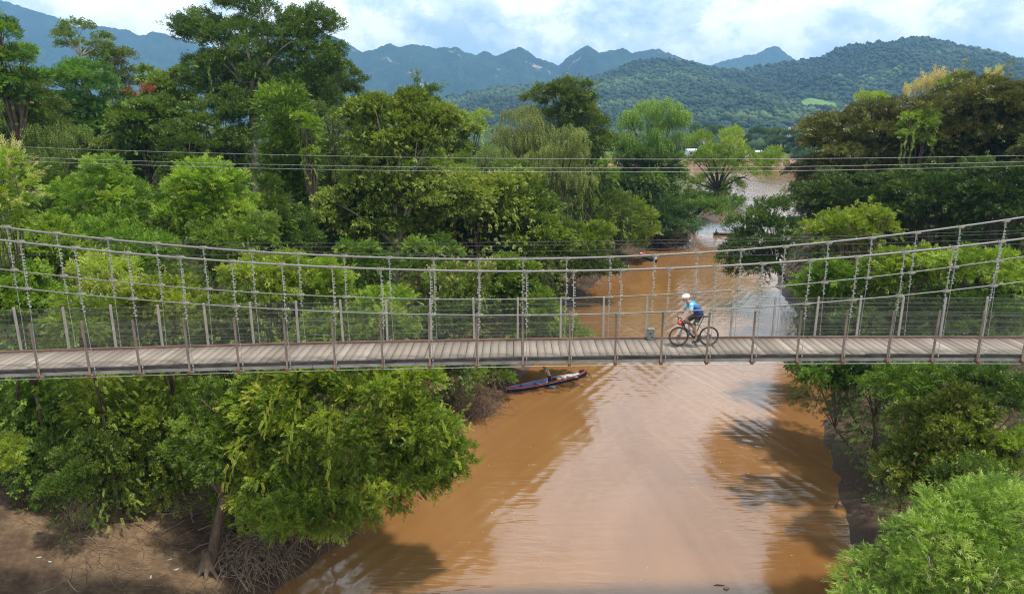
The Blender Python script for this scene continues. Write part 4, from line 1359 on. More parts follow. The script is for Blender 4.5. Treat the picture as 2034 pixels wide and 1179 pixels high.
T("bright feathery shrub behind the second bridge cable left of centre", "shrub", 'pinnate', 'lime', 530, 545, 80, 62, 32, 55, name='shrub', tone=.38, tonevar=.25, spray=.45, skirt=.2, tips=.1)
T("sunlit yellow-green sapling with long shoots behind the bridge left of centre", "sapling", 'shoots', 'lime', 625, 570, 72, 62, 33, 56, name='sapling', tone=.48, tonevar=.22, shoots=16, spray=.42, skirt=.25)
T("leafy yellow-green shrub low behind the fence under the sunlit sapling", "shrub", 'broad', 'lime', 655, 650, 72, 40, 30.5, 57, name='shrub', tone=.32, tonevar=.25, spray=.4, skirt=.5, limbs=5)
T("ferny green shrub behind the fence mesh right of the sunlit sapling", "shrub", 'pinnate', 'fresh', 755, 630, 75, 56, 35, 58, name='shrub', tone=.5, tonevar=.22, spray=.48, skirt=.25, tips=.1)
T("shrub topped with pale golden blossom behind the centre of the bridge", "shrub", 'small', 'olive', 915, 560, 72, 42, 43, 59, name='shrub', tone=.55, blooms=('small', 'plume', 130, .35, .32), spray=.5, skirt=.3)
T("dark shrub behind the fence mesh under the golden blossom shrub", "shrub", 'broad', 'dark', 880, 640, 62, 42, 41, 60, name='shrub', tone=.6, spray=.5, skirt=.3)
T("green leafy shrub on the bank behind the fence, right of the golden blossom shrub", "shrub", 'broad', 'fresh', 1010, 565, 58, 66, 50, 61, name='shrub', tone=.36, tonevar=.25, spray=.55, skirt=.3)
T("light green feathery bush on the bank edge seen through the right half of the mesh", "bush", 'pinnate', 'fresh', 1060, 620, 62, 52, 50, 62, name='bush', tone=.4, tonevar=.25, spray=.55, skirt=.3)
T("low green bush spreading over the river edge just above the planks", "bush", 'pinnate', 'mid', 1125, 660, 66, 26, 51, 63, name='bush', tone=.68, spray=.5, base=(1085, 690))
T("dark evergreen thicket tree behind the lime shrubs left of centre", "tree", 'small', 'dark', 575, 480, 62, 60, 48, 64, tone=.6)
T("creeper-hung thicket filling the dark gap right of the broad fresh green tree", "thicket", 'vine', 'mid', 525, 425, 60, 62, 47, 211, name='thicket', tone=.5, tonevar=.28, dens=1.3)
T("leafy tangle of creeper between the two bright small trees under the power lines", "thicket", 'vine', 'mid', 308, 425, 46, 62, 45, 212, name='thicket', tone=.42, tonevar=.28, dens=1.3)
T("dark creeper tangle left of the pointed bright tree under the power lines", "thicket", 'vine', 'mid', 100, 390, 60, 62, 46, 213, name='thicket', tone=.35, tonevar=.28, dens=1.3)
T("green creeper thicket at the foot of the pale forked trunk, on its left side", "thicket", 'vine', 'fresh', 712, 535, 64, 52, 45, 214, name='thicket', tone=.3, tonevar=.3, dens=1.3)
T("creeper-draped thicket right of the pale forked trunk behind the bridge cables", "thicket", 'vine', 'mid', 865, 520, 56, 50, 49, 215, name='thicket', tone=.5, tonevar=.28, dens=1.3)
T("small leafy tree in front of the creeper pillar's foot", "tree", 'pinnate', 'fresh', 575, 455, 46, 40, 50, 216, tone=.35, tonevar=.3, tips=.1)
# --- under the bridge, left bank ----------------------------------------------------------------------------
def hang(lv, c, S, L0, r):
    """long creeper tendrils falling over the face of the bush"""
    for k in range(8):
        a = r.uniform(3.5, 6.1)
        z = r.uniform(-.1, .85)
        q = math.sqrt(max(0.05, 1 - z * z))
        p = c + S * np.array([math.cos(a) * q, math.sin(a) * q, z]) * 1.0
        n = r.integers(4, 9)
        o = np.array([math.cos(a) * .35, math.sin(a) * .35 - .1, -.9])
        pp = np.array([p + np.array([math.cos(a) * .12 * i, math.sin(a) * .12 * i, .10 - .04 * i * i * .3 - .20 * i]) for i in range(n)])
        lv.add('vine', pp, np.tile(o, (n, 1)) + r.normal(0, .15, (n, 3)), np.full(n, .34), np.clip(np.full(n, .88) + r.normal(0, .04, n), 0, .93), r)
T("big rounded bush covered with pale creeper tendrils overhanging the river under the bridge", "bush", 'vine', 'fresh', 690, 862, 205, 142, 28.5, 65, name='bush', tone=.42, tonevar=.40, dens=1.5, spray=.40, ncl=30, cl=.27, gap=.08, tpl2='pinnate', lobes=[((.02, .1, .12), (.78, .8, .72)), ((-.62, .05, .42), (.50, .5, .42)), ((.30, .1, .70), (.56, .6, .30)), ((.66, -.05, .12), (.40, .45, .42)), ((.82, .0, -.30), (.26, .3, .28)), ((.34, -.15, -.58), (.44, .4, .36)), ((-.12, -.3, -.80), (.46, .4, .34)), ((-.58, -.25, -.62), (.46, .4, .46)), ((-.86, 0, -.10), (.34, .4, .44)), ((-.36, .1, .86), (.4, .4, .22))], extra=hang, tips=.10, base=(540, 1010, 1.03), shoots=48, zbase=.3, skirt=1e-6)
BANKTREE = T("dark ferny tree leaning under the bridge beside the creeper bush", "tree", 'pinnate', 'mid', 455, 858, 124, 104, 29.5, 66, skirt=1e-6, hang_n=0, tone=.50, tonevar=.25, dens=1.1, spray=.42, ncl=40, base=(410, 1090, .98), fork=(445, 985, .98), trunk_r=.25, shoots=12, limbs=16)
T("lower ferny foliage of the bank tree hanging over the brushwood", "shrub", 'pinnate', 'fresh', 600, 1000, 125, 50, 27.8, 67, name='shrub', tone=.40, tonevar=.28, spray=.38, base=(560, 1070), zbase=.8, tips=.1, skirt=1e-6)
T("leafy branch reaching out to the right over the brown water", "shrub", 'pinnate', 'fresh', 858, 925, 80, 78, 28.5, 68, name='shrub', tone=.40, tonevar=.22, spray=.36, dens=.9, gap=.1, shoots=14, base=(700, 900), zbase=4.6, skirt=1e-6)
T("light ferny shrub under the left part of the bridge", "shrub", 'pinnate', 'fresh', 270, 795, 128, 58, 32, 69, name='shrub', dens=1.4, tone=.56, tonevar=.26, spray=.46, skirt=.6, tips=.08)
T("pale green shrub under the left end of the bridge", "shrub", 'small', 'fresh', 60, 795, 92, 56, 32, 70, name='shrub', dens=1.4, tone=.58, tonevar=.22, spray=.40, skirt=.6)
T("dark glossy shrub standing on the mud slope at the left", "shrub", 'small', 'dark', 175, 885, 92, 58, 29.5, 71, name='shrub', tone=.68, tonevar=.2, spray=.36, skirt=.08)
T("small dark bushy plant in front of the glossy shrub on the mud", "shrub", 'small', 'mid', 140, 958, 52, 40, 27.8, 72, name='shrub', tone=.34, tonevar=.2, spray=.30, skirt=.06)
T("bright green fern-leaved branch entering at the left edge above the mud", "branch", 'pinnate', 'lime', 5, 900, 42, 36, 22.5, 73, name='leafy_branch', tone=.62, spray=.36, base=(-420, 1000), fork=(-60, 925))
T("dark undergrowth shrub behind the brush pile on the mud", "shrub", 'pinnate', 'mid', 335, 868, 58, 36, 32.5, 74, name='shrub', tone=.32, spray=.38, skirt=.05)
T("dense green thicket on the slope behind the brush pile", "shrub", 'pinnate', 'fresh', 375, 810, 85, 60, 35, 174, name='shrub', dens=1.3, tone=.50, tonevar=.25, spray=.44, skirt=.3)
T("olive thicket on the slope behind the dark glossy shrub", "shrub", 'small', 'fresh', 215, 830, 90, 46, 35, 175, name='shrub', dens=1.3, tone=.48, tonevar=.25, spray=.44, skirt=.3)
T("shaded thicket at the left edge between the bridge and the mud", "shrub", 'broad', 'mid', 50, 850, 85, 48, 33, 176, name='shrub', tone=.5, tonevar=.25, spray=.42, skirt=.25)
T("small bush with drooping green twigs on the mud spit behind the moored boat", "bush", 'pinnate', 'fresh', 975, 738, 46, 24, 49, 75, name='bush', tone=.35, spray=.45, dens=.8, skirt=1e-6, hang_n=0)
T("shaded low bush under the deck between the creeper bush and the spit", "bush", 'small', 'dark', 890, 730, 55, 26, 42, 76, name='bush', tone=.55, spray=.4, skirt=.3)
# --- right bank ---------------------------------------------------------------------------------------------
T("dark glossy tree leaning from the right bank over the river", "tree", 'small', 'dark', 1510, 482, 74, 72, 56, 77, bark=M_BARKD, tone=.52, tonevar=.2, shoots=16, base=(1575, 590, 1.02), fork=(1540, 530), limbs=14, trunk_r=.22, dens=1.3, skirt=1e-6, hang_n=0,
  lobes=[((0, 0, -.05), (1, 1, .8)), ((.25, 0, .72), (.62, .6, .5)), ((-.45, 0, -.4), (.6, .6, .5))])
T("spreading bronze-leaved tree whose flat top sweeps down to the river", "tree", 'rain', 'brown', 1715, 300, 118, 92, 66, 78, bark=M_BARKD, tone=.42, tonevar=.26, dens=1.2, shoots=12, limbs=16, lobes=[((0, 0, 0), (1, 1, 1)), ((-.45, 0, -.75), (.6, .7, .8)), ((-.42, 0, .25), (.55, .6, .45))])
T("great bronze and brown rain tree filling the right edge of the skyline", "tree", 'rain', 'brown', 1880, 265, 150, 108, 63, 79, bark=M_BARKD, tone=.46, tonevar=.28, dens=1.25, shoots=22, limbs=18)
T("bronze tree with rusty young leaves cut by the right edge", "tree", 'rain', 'brown', 2010, 235, 95, 88, 58, 80, bark=M_BARKD, tone=.52, tonevar=.28, dens=1.2, shoots=14)
T("light green sprig-covered tree top half sunk in the bronze trees", "tree", 'pinnate', 'olive', 1825, 258, 38, 36, 60, 81, tone=.62)
T("green treetop behind the bronze trees next to the cream plumes", "tree", 'pinnate', 'olive', 1905, 172, 52, 30, 74, 82, tone=.55, tips=.1)
T("pale green bush on the skyline left of the cream plumes", "tree", 'pinnate', 'lime', 1735, 205, 32, 22, 76, 83, tone=.5)
T("dark green shaded tree under the bronze tree beside the river mouth", "tree", 'rain', 'dark', 1675, 395, 95, 62, 58, 84, bark=M_BARKD, tone=.42, tonevar=.22, dens=1.1, skirt=.2)
T("dark shaded tree in the middle of the right forest below the bronze trees", "tree", 'rain', 'dark', 1850, 395, 110, 62, 54, 85, bark=M_BARKD, tone=.4, tonevar=.22, skirt=.2)
T("dark shaded tree at the right edge above the bridge cables", "tree", 'rain', 'dark', 1990, 385, 85, 72, 50, 86, bark=M_BARKD, tone=.36, tonevar=.22, skirt=.2)
T("bright feathery small tree with long shoots beside the right river bend", "tree", 'shoots', 'fresh', 1695, 450, 88, 42, 45, 87, tone=.5, tonevar=.22, shoots=18, spray=.5, tips=.12)
T("fresh feathery shrub behind the right fence mesh, nearest to the water", "shrub", 'pinnate', 'fresh', 1655, 560, 78, 58, 40, 88, name='shrub', tone=.42, tonevar=.22, spray=.46, skirt=.3, shoots=8)
T("light feathery shrub behind the hangers in the right part of the bridge", "shrub", 'pinnate', 'fresh', 1790, 530, 80, 48, 37, 89, name='shrub', tone=.48, tonevar=.22, spray=.46, tips=.12, skirt=.3)
T("yellow-green spreading small tree at the right edge behind the cables", "tree", 'pinnate', 'lime', 1945, 530, 98, 36, 34, 90, tone=.42, tonevar=.25, spray=.46, tips=.12, shoots=8)
T("dark shaded shrub behind the right end of the fence mesh", "shrub", 'pinnate', 'mid', 1900, 625, 110, 52, 34, 91, name='shrub', tone=.25, spray=.46, skirt=.3)
T("dark shaded shrub behind the mesh right of the cyclist", "shrub", 'pinnate', 'dark', 1730, 640, 80, 42, 37, 92, name='shrub', tone=.45, spray=.46, skirt=.3)
T("dense dark thicket on the right bank behind the planks below the fence mesh", "shrub", 'pinnate', 'dark', 1745, 705, 85, 34, 34, 191, name='shrub', tone=.5, spray=.46, skirt=.5, dens=1.3)
T("tall shaded thicket behind the mesh between the fresh feathery shrub and the river", "shrub", 'small', 'mid', 1640, 660, 58, 46, 40, 193, name='shrub', tone=.3, spray=.5, skirt=.5, dens=1.2)
T("dark leafy boughs hanging under the right part of the bridge over the water", "shrub", 'broad', 'mid', 1640, 738, 80, 28, 34, 93, name='shrub', tone=.36, spray=.42, shoots=8, base=(1730, 800), skirt=1e-6)
T("ferny green shrub under the right part of the bridge above the dark mud", "shrub", 'pinnate', 'mid', 1800, 760, 98, 46, 30, 94, name='shrub', tone=.5, tonevar=.24, spray=.42, tips=.08, skirt=.2)
T("dark shrub under the right end of the bridge at the frame edge", "shrub", 'pinnate', 'dark', 1970, 770, 85, 62, 28, 95, name='shrub', tone=.6, spray=.40, skirt=.3)
T("large-leaved shrub with curled yellow-green tips on the right bank", "shrub", 'broad', 'olive', 1885, 885, 98, 92, 25, 96, name='shrub', bark=M_BARKP, tone=.42, tonevar=.25, spray=.34, dens=1.1, shoots=12, tips=.10, lobes=[((0, 0, 0), (1, 1, .85)), ((.15, 0, .8), (.5, .5, .45)), ((-.7, 0, -.55), (.62, .6, .5))])
T("yellowish ferny shrub at the right edge above the bamboo", "shrub", 'pinnate', 'lime', 1995, 895, 58, 52, 24, 97, name='shrub', tone=.38, spray=.36)
T("dark shrub low on the right bank between the large-leaved shrub and the bamboo", "shrub", 'small', 'dark', 1925, 960, 90, 50, 23, 98, name='shrub', tone=.7, spray=.3, skirt=.3)
T("feathery bright bamboo clump filling the lower right corner", "bamboo", 'bamboo', 'bamboo', 1900, 1100, 165, 108, 18.5, 99, name='bamboo_clump', tone=.44, tonevar=.36, dens=1.25, spray=.30, ncl=34, cl=.25, shoots=60, tips=.14, bark=M_BARKP, base=(1960, 1240), limbs=40, lobes=[((-.25, -.1, .05), (.62, .6, .62)), ((.55, .3, .62), (.55, .6, .5)), ((-.72, 0, -.62), (.62, .6, .5)), ((.45, -.2, -.1), (.62, .6, .6)), ((.2, 0, -.8), (.8, .6, .5)), ((.0, .3, .45), (.4, .5, .35))])

# the crowd of trees further in: a few made once, then copied with their trunks and crowns
def fill(label, group, leafs, n, useed, ur, dr, skyline, protos):
    r = np.random.default_rng(useed)
    pr = []
    for k, (kd, lf, tn) in enumerate(protos):
        pr.append(T(label, "tree", kd, lf, 1017, 330, 130, 150, 60, useed + k, group=group, tone=tn, tonevar=.24, base=(1017, 560), zbase=0.0, skirt=.25, dens=1.0, spray=1.0, shoots=10))
    P0 = [p.location.copy() for p in pr]
    used, pts, tries = set(), [], 0
    while len(pts) < n and tries < 9000:
        tries += 1
        d = r.uniform(*dr)
        u = r.uniform(*ur)
        x, y = (u - 1017) / F * d, d
        g = ground(x, y)
        if g < 1.2 or (470 < u < 670 and d < 92) or any((x - a) ** 2 + (y - b) ** 2 < 20 for a, b in pts):
            continue
        pts.append((x, y))
        top = CAMZ + (240 - np.interp(u, [q[0] for q in skyline], [q[1] for q in skyline]) - r.uniform(4, 40)) / F * d
        h = min(top - g, r.uniform(13, 20))
        if h < 4:
            continue
        k = int(r.integers(len(pr)))
        src = pr[k]
        if k in used:
            o = src.copy(); COL.objects.link(o)
            for ch in src.children:
                c = ch.copy(); COL.objects.link(c); c.parent = o
        else:
            o = src; used.add(k)
        o.location = (x, y, g - .2)
        s = h / 22.5
        o.scale = (s * r.uniform(.85, 1.15), s * r.uniform(.85, 1.15), s)
        o.rotation_euler = (0, 0, r.uniform(0, 6.28))
fill("leafy tree crowded deep inside the left bank forest", "trees crowded inside the left forest", None, 95, 500, (-140, 1215), (64, 128),
     [(-140, 120), (0, 135), (100, 165), (250, 215), (420, 235), (700, 235), (850, 240), (950, 265), (1000, 245), (1180, 255), (1215, 330)],
     [('small', 'olive', .44), ('pinnate', 'mid', .55), ('broad', 'olive', .55), ('small', 'mid', .45), ('pinnate', 'fresh', .4)])
fill("shaded tree crowded inside the right bank forest", "trees crowded inside the right forest", None, 34, 600, (1640, 2200), (56, 110),
     [(1600, 350), (1700, 280), (1800, 235), (2034, 185), (2200, 170)],
     [('rain', 'brown', .36), ('pinnate', 'dark', .5), ('small', 'dark', .6)])

# cream plumes of giant reeds on the skyline above the bronze trees
def plumes(label, pts, dep, seed, L):
    r = np.random.default_rng(seed)
    q = PD(pts[0][0], pts[0][1] + 30, dep)
    g = ground(q.x, q.y)
    root = empty("plume_reed", (q.x, q.y, g), label, "reeds", "reeds with cream plumes")
    lv = Leaves(); mb = MB()
    for px, py in pts:
        for k in range(7):
            tip = np.array(PD(px + r.uniform(-10, 10), py + r.uniform(-8, 14), dep * r.uniform(.985, 1.015)))
            d = np.array([r.normal(0, .25), r.normal(0, .2), 1.0])
            lv.add('plume', np.tile(tip - d * L * .5, (4, 1)) + r.normal(0, .12, (4, 3)), np.tile(d, (4, 1)) + r.normal(0, .12, (4, 3)), np.full(4, L) * r.uniform(.7, 1.2, 4), np.clip(r.normal(.55, .2, 4), 0, 1), r)
            mb.tube([Vector((q.x + r.uniform(-.5, .5), q.y + r.uniform(-.5, .5), g)), Vector(tip - d * L * .4)], .03, 4)
    lv.obj("plume", LM['plume'], root, (q.x, q.y, g))
    me = mb.mesh("stem"); me.transform(Matrix.Translation((-q.x, -q.y, -g)))
    link_mesh("stem", me, M_BARKP, root)
plumes("widest cream reed plumes on the right skyline above the bronze trees", [(1845, 160), (1862, 152), (1880, 160), (1893, 168)], 76, 201, 1.6)
plumes("small cream reed plumes left of the widest plumes on the right skyline", [(1822, 172), (1835, 170), (1808, 180)], 77, 202, 1.2)
plumes("single cream reed plume at the top of the right edge skyline", [(1968, 146), (1978, 142)], 70, 203, 1.0)

# ground cover under the trees of both banks: leaves nobody could count
r = np.random.default_rng(77)
N = 240000
X, Y = r.uniform(-75, 75, N), r.uniform(18, 160, N)
w_ = np.minimum(1, 45 / Y)
k = r.uniform(0, 1, N) < .35 + .65 * w_
X, Y = X[k], Y[k]
Hh = terrain(X, Y)
veg = fbm(X * .14, Y * .14, 31, 3)
k = (Hh > np.where(X < 0, np.where(Y < 34.5, 4.6, np.where(Y < 39, 3.2, 1.6)), np.where(Y < 34, 3.4, 1.2)) + (veg - .5) * 2.2) & (np.abs((X) * F / Y) < 1250) 
X, Y, Hh, veg = X[k], Y[k], Hh[k], veg[k]
hgt = (.25 + np.where((Y > 32) & (Y < 48), 2.4, 0) + 4.2 * np.clip(veg - .3, 0, .6) * np.clip((Hh - 2.0) / 3, .15, 1)) * r.uniform(.2, 1, len(X))
D = np.stack([r.normal(0, .7, len(X)), r.normal(-.15, .7, len(X)), r.uniform(-.1, .9, len(X))], -1)
lv = Leaves()
sel = veg > np.median(veg)
L = np.clip(Y * .0085, .30, 1.1) * r.uniform(.7, 1.3, len(X))
P = np.stack([X, Y, Hh + hgt], -1)
for s, tp in ((sel, 'pinnate'), (~sel, 'small')):
    lv.add(tp, P[s], D[s], L[s], np.clip(.28 + (veg[s] - .5) * .8 + r.normal(0, .16, s.sum()), 0, .93), r)
tag(lv.obj("undergrowth", LM['mid'], None, (0, 0, 0)), "tangled green undergrowth covering the ground beneath the trees of both banks", "undergrowth", kind='stuff')

# --- far bank of the big river ------------------------------------------------------------------------------
FARSPEC = [("dark spreading rain tree on the far bank right of the white roofs", 1555, 283, 34, 26, 330), ("dark rain tree on the far bank behind the others at the river gap", 1500, 275, 38, 20, 360),
           ("dusky rain tree on the far bank next to the bronze trees", 1592, 292, 26, 24, 325), ("low olive tree on the far bank at the foot of the dark rain trees", 1588, 308, 18, 15, 312),
           ("dark tree on the far bank left of the white roofs", 1378, 285, 14, 16, 330), ("dark spreading tree on the far bank behind the red roofs", 1400, 262, 34, 14, 380)]
for k, (lb, px, py, hw, hh, d) in enumerate(FARSPEC):
    T(lb, "tree", 'rain', 'dark', px, py, hw, hh, d, 300 + k, tone=.5, spray=2.2, zbase=float(farz(np.array([0.0]), np.array([float(d)]))[0]), group=None, skirt=.2, dens=1.3)
for k, (lb, px, py, hw, hh) in enumerate([("light green bank scrub on the far shore below the white roofs", 1425, 310, 45, 9), ("bright green bank scrub on the far shore below the dark rain tree", 1530, 308, 26, 10)]):
    T(lb, "bush", 'small', 'fresh', px, py, hw, hh, 308, 320 + k, name='bush', tone=.35, spray=2.0, zbase=3.6, skirt=.3)

M_WALL = mat_basic("white_plaster", (0.72, 0.72, 0.70), .8, 0, .06, .5)
M_ROOFW = mat_basic("pale_sheet_roof", (0.62, 0.66, 0.68), .5, 0, .1, .6)
M_ROOFR = mat_basic("red_tile_roof", (0.36, 0.13, 0.07), .8, 0, .2, .6)
M_DARKWIN = mat_basic("dark_opening", (0.04, 0.045, 0.05), .4, 0, .1, 1)
def house(px, py, d, wd, dp, ht, roofm, label, nwin):
    q = PY(px, py, d)
    z = float(farz(np.array([q.x]), np.array([d]))[0]) - .1
    top = q.z
    root = empty("house", (q.x, d, z), label, "house")
    h = max(2.0, top - z - .8)
    mb = MB(); mb.box((0, 0, h / 2), (wd, dp, h)); mb.obj("wall", M_WALL, root)
    mb = MB()
    o, e = .5, 1.3 if roofm is M_ROOFR else .7
    mb.add([(-wd / 2 - o, -dp / 2 - o, h), (wd / 2 + o, -dp / 2 - o, h), (wd / 2 + o, dp / 2 + o, h), (-wd / 2 - o, dp / 2 + o, h), (-wd / 2 - o, 0, h + e), (wd / 2 + o, 0, h + e)],
           [(0, 1, 5, 4), (3, 4, 5, 2), (0, 4, 3), (1, 2, 5), (0, 3, 2, 1)])
    mb.obj("roof", roofm, root)
    for k in range(nwin):
        mb = MB(); mb.box((-wd / 2 + wd * (k + .5) / nwin, -dp / 2 - .02, h * .5), (wd / nwin * .42, .06, h * .42))
        mb.obj("window", M_DARKWIN, root)
house(1385, 295, 322, 9, 6, 3, M_ROOFW, "long white house with a pale roof on the far bank, leftmost", 4)
house(1428, 297, 318, 13, 6, 3, M_ROOFW, "longest white house with a pale roof behind the airy tree on the far bank", 5)
house(1486, 298, 320, 11, 6, 3, M_ROOFW, "white house with a pale roof on the far bank beside the dark rain trees", 4)
house(1397, 276, 352, 6, 6, 4, M_ROOFR, "house with a red tiled roof among the far bank trees", 2)
house(1460, 281, 350, 7, 6, 4, M_ROOFR, "red-roofed house half hidden behind the airy tree on the far bank", 2)
q = PY(1568, 258, 420)
mb = MB()
z0 = float(farz(np.array([q.x]), np.array([420.0]))[0])
for sx, sy in ((-1, -1), (1, -1), (1, 1), (-1, 1)):
    mb.tube([(sx * 1.1, sy * 1.1, 0), (sx * .25, sy * .25, q.z + 1.5 - z0)], .16, 4)
for k in range(6):
    zz = (q.z - z0) * k / 6
    s = 1.1 - .85 * k / 6
    mb.tube([(-s, -s, zz), (s, -s, zz + 2.0), (s, s, zz), (-s, s, zz + 2), (-s, -s, zz)], .1, 4)
o = mb.obj("mast", mat_basic("white_mast_paint", (.65, .65, .64), .5), None, False, (q.x, 420, z0))
tag(o, "thin white lattice mast above the dark trees of the far bank", "mast")
# ------------------------------------------------------------------ people
def plain(name, col, rough=.6, metal=0.0, spec=.4, var=.08):
    return mat_basic(name, col, rough, metal, var, 20, spec=spec)
M_SKIN = plain("skin", (0.44, 0.235, 0.155), .55)
M_SKIND = plain("skin_tanned", (0.27, 0.135, 0.080), .55)
M_HAIR = plain("hair_black", (0.012, 0.010, 0.009), .5)
M_EYE = plain("eye_dark", (0.02, 0.015, 0.012), .3)
M_LIP = plain("lip", (0.33, 0.12, 0.10), .5)

def cone(mb, a, b, ra, rb, n=10):
    """round-ended tapering limb"""
    a, b = Vector(a), Vector(b)
    mb.tube([a, a.lerp(b, .5), b], [ra, (ra + rb) / 2, rb], n)
    mb.ell(a, (ra,) * 3, None, n, 6)
    mb.ell(b, (rb,) * 3, None, n, 6)

def skinned(mb, voxel=.008, smooth=6, name="body"):
    """fuse overlapping limbs into one continuous surface"""
    me = mb.mesh("tmp")
    bm = bmesh.new(); bm.from_mesh(me); bmesh.ops.recalc_face_normals(bm, faces=bm.faces); bm.to_mesh(me); bm.free()
    o = bpy.data.objects.new("tmp", me)
    COL.objects.link(o)
    m = o.modifiers.new("r", 'REMESH'); m.mode = 'VOXEL'; m.voxel_size = voxel; m.use_smooth_shade = True
    s = o.modifiers.new("s", 'SMOOTH'); s.factor = .5; s.iterations = smooth
    dg = bpy.context.evaluated_depsgraph_get()
    out = bpy.data.meshes.new_from_object(o.evaluated_get(dg), depsgraph=dg)
    out.name = name
    bpy.data.objects.remove(o); bpy.data.meshes.remove(me)
    for p in out.polygons: p.use_smooth = True
    return out

def hand(mb, wrist, direction, curl, palm_down, s=1.0, thumb_side=1):
    """palm, four unequal fingers bent at two knuckles, and a thumb from the side of the palm"""
    w_ = Vector(wrist); d = Vector(direction).normalized()
    nrm_ = Vector(palm_down); nrm_ = (nrm_ - d * nrm_.dot(d)).normalized()
    side = d.cross(nrm_).normalized() * thumb_side
    p1 = w_ + d * .085 * s
    for k in (-1, 0, 1):
        cone(mb, w_ + side * .014 * k * s, p1 + side * .024 * k * s, .016 * s, .0145 * s, 8)
    for k, L in enumerate((.070, .080, .074, .058)):
        b = p1 + side * (.034 - .0225 * k) * s
        q = b
        ang = curl * .45
        for seg, ln in enumerate((.42, .33, .25)):
            e = q + (d * math.cos(ang) + nrm_ * math.sin(ang)) * L * ln * s
            cone(mb, q, e, .0092 * s * (1 - .1 * seg), .0085 * s * (1 - .1 * seg), 6)
            q = e
            ang += curl * .62
    b = w_ + d * .030 * s + side * .030 * s
    e = b + (d * .55 + side * .65 + nrm_ * .25 * curl).normalized() * .040 * s
    cone(mb, b, e, .012 * s, .010 * s, 6)
    cone(mb, e, e + (d * .8 + side * .1 + nrm_ * .5 * curl).normalized() * .030 * s, .010 * s, .008 * s, 6)

def head(mb, c, fwd, up, s=1.0):
    """skull, jaw, nose, brow and ears; returns the frame of the face"""
    f = Vector(fwd).normalized(); u = Vector(up); u = (u - f * u.dot(f)).normalized(); sd = f.cross(u)
    M = Matrix((sd, f, u)).transposed()
    c = Vector(c)
    mb.ell(c, (.074 * s, .094 * s, .100 * s), M, 14, 10)
    mb.ell(c + f * .022 * s - u * .055 * s, (.056 * s, .070 * s, .068 * s), M, 12, 8)
    mb.ell(c + f * .066 * s - u * .104 * s, (.030 * s, .022 * s, .020 * s), M, 8, 6)       # chin
    cone(mb, c + f * .090 * s + u * .005 * s, c + f * .106 * s - u * .030 * s, .010 * s, .014 * s, 6)   # nose
    mb.ell(c + f * .080 * s + u * .026 * s, (.050 * s, .016 * s, .010 * s), M, 8, 6)
    for k in (-1, 1):
        mb.ell(c + sd * .077 * k * s - f * .008 * s - u * .012 * s, (.010 * s, .022 * s, .032 * s), M, 8, 6)
    return M, f, u, sd

def face_bits(root, c, M, f, u, sd, s=1.0):
    c = Vector(c)
    mb = MB()
    for k in (-1, 1):
        mb.ell(c + sd * .031 * k * s + f * .083 * s + u * .004 * s, (.013 * s, .007 * s, .007 * s), M, 8, 6)
    mb.obj("eyes", M_EYE, root, True)
    mb = MB()
    mb.ell(c + f * .093 * s - u * .068 * s, (.024 * s, .009 * s, .007 * s), M, 8, 6)
    mb.obj("mouth", M_LIP, root, True)

# ------------------------------------------------------------------ bicycle and cyclist on the deck
BIKEX = (1377.5 - 1017) / F * 23.75
q0 = BP(BIKEX, .98, DECK + .004)
BIKEX = q0.x + ((1377.5 - 1017) / F * ((q0.y) * math.cos(PITCH) - (q0.z - CAMZ) * math.sin(PITCH)) - q0.x)
bq = BP(BIKEX, .98, DECK + .006)
BYAW = math.atan(0.051 - 2 * 0.0013 * BIKEX)
M_TYRE = plain("tyre_rubber", (0.045, 0.035, 0.030), .8)
M_TYREWALL = plain("muddy_tyre", (0.085, 0.055, 0.040), .85)
M_FRAME = plain("dark_frame_paint", (0.045, 0.045, 0.048), .35)
M_FORK = plain("champagne_fork_paint", (0.25, 0.22, 0.19), .35, .3)
M_ALLOY = plain("dark_alloy", (0.10, 0.10, 0.105), .4, .6)
M_SADDLE = plain("black_saddle", (0.015, 0.015, 0.016), .5)
bike = empty("bicycle", bq, "dark gravel bicycle with thick brown tyres ridden along the bridge deck", "bicycle", None, BYAW)
def wheel(cx):
    hub = empty("wheel", (cx, 0, .347)); hub.parent = bike
    mb = MB(); mb.torus((0, 0, 0), .322, .024, None, 44, 8); mb.obj("tyre", M_TYREWALL, hub, True)
    mb = MB(); mb.torus((0, 0, 0), .291, .013, None, 44, 6); mb.obj("rim", M_FRAME, hub, True)
    mb = MB()
    for k in range(24):
        a = 2 * math.pi * k / 24
        sy = .025 if k % 2 else -.025
        mb.tube([(.02 * math.cos(a + .9), sy, .02 * math.sin(a + .9)), (.29 * math.cos(a), 0, .29 * math.sin(a))], .0013, 3)
    mb.obj("spokes", M_ALLOY, hub)
    mb = MB()
    mb.tube([(0, -.055, 0), (0, .055, 0)], .022, 10, True, (1, 0, 0))
    mb.torus((0, -.03, 0), .068, .007, None, 20, 4)
    if cx > 0:
        for rr_, yy in ((.075, .035), (.06, .042), (.045, .048)): mb.torus((0, yy, 0), rr_ * .8, .012, None, 18, 4)
    mb.obj("hub", M_ALLOY, hub, True)
wheel(-.529); wheel(.506)
mb = MB()
HT, HB = Vector((-.335, 0, .845)), Vector((-.392, 0, .69))
BBp, SC = Vector((0, 0, .285)), Vector((.165, 0, .73))
mb.tube([HT, HB], .024, 10)
mb.tube([HT + Vector((.01, 0, -.03)), SC + Vector((0, 0, .0))], [.020, .017], 10)
mb.tube([HB + Vector((.012, 0, .02)), BBp], [.027, .027], 10)
mb.tube([BBp, SC], .019, 10)
for s in (-1, 1):
    mb.tube([SC + Vector((0, .015 * s, -.02)), Vector((.506, .06 * s, .347))], [.010, .009], 8)
    mb.tube([BBp + Vector((.02, .03 * s, 0)), Vector((.506, .06 * s, .347))], [.013, .010], 8)
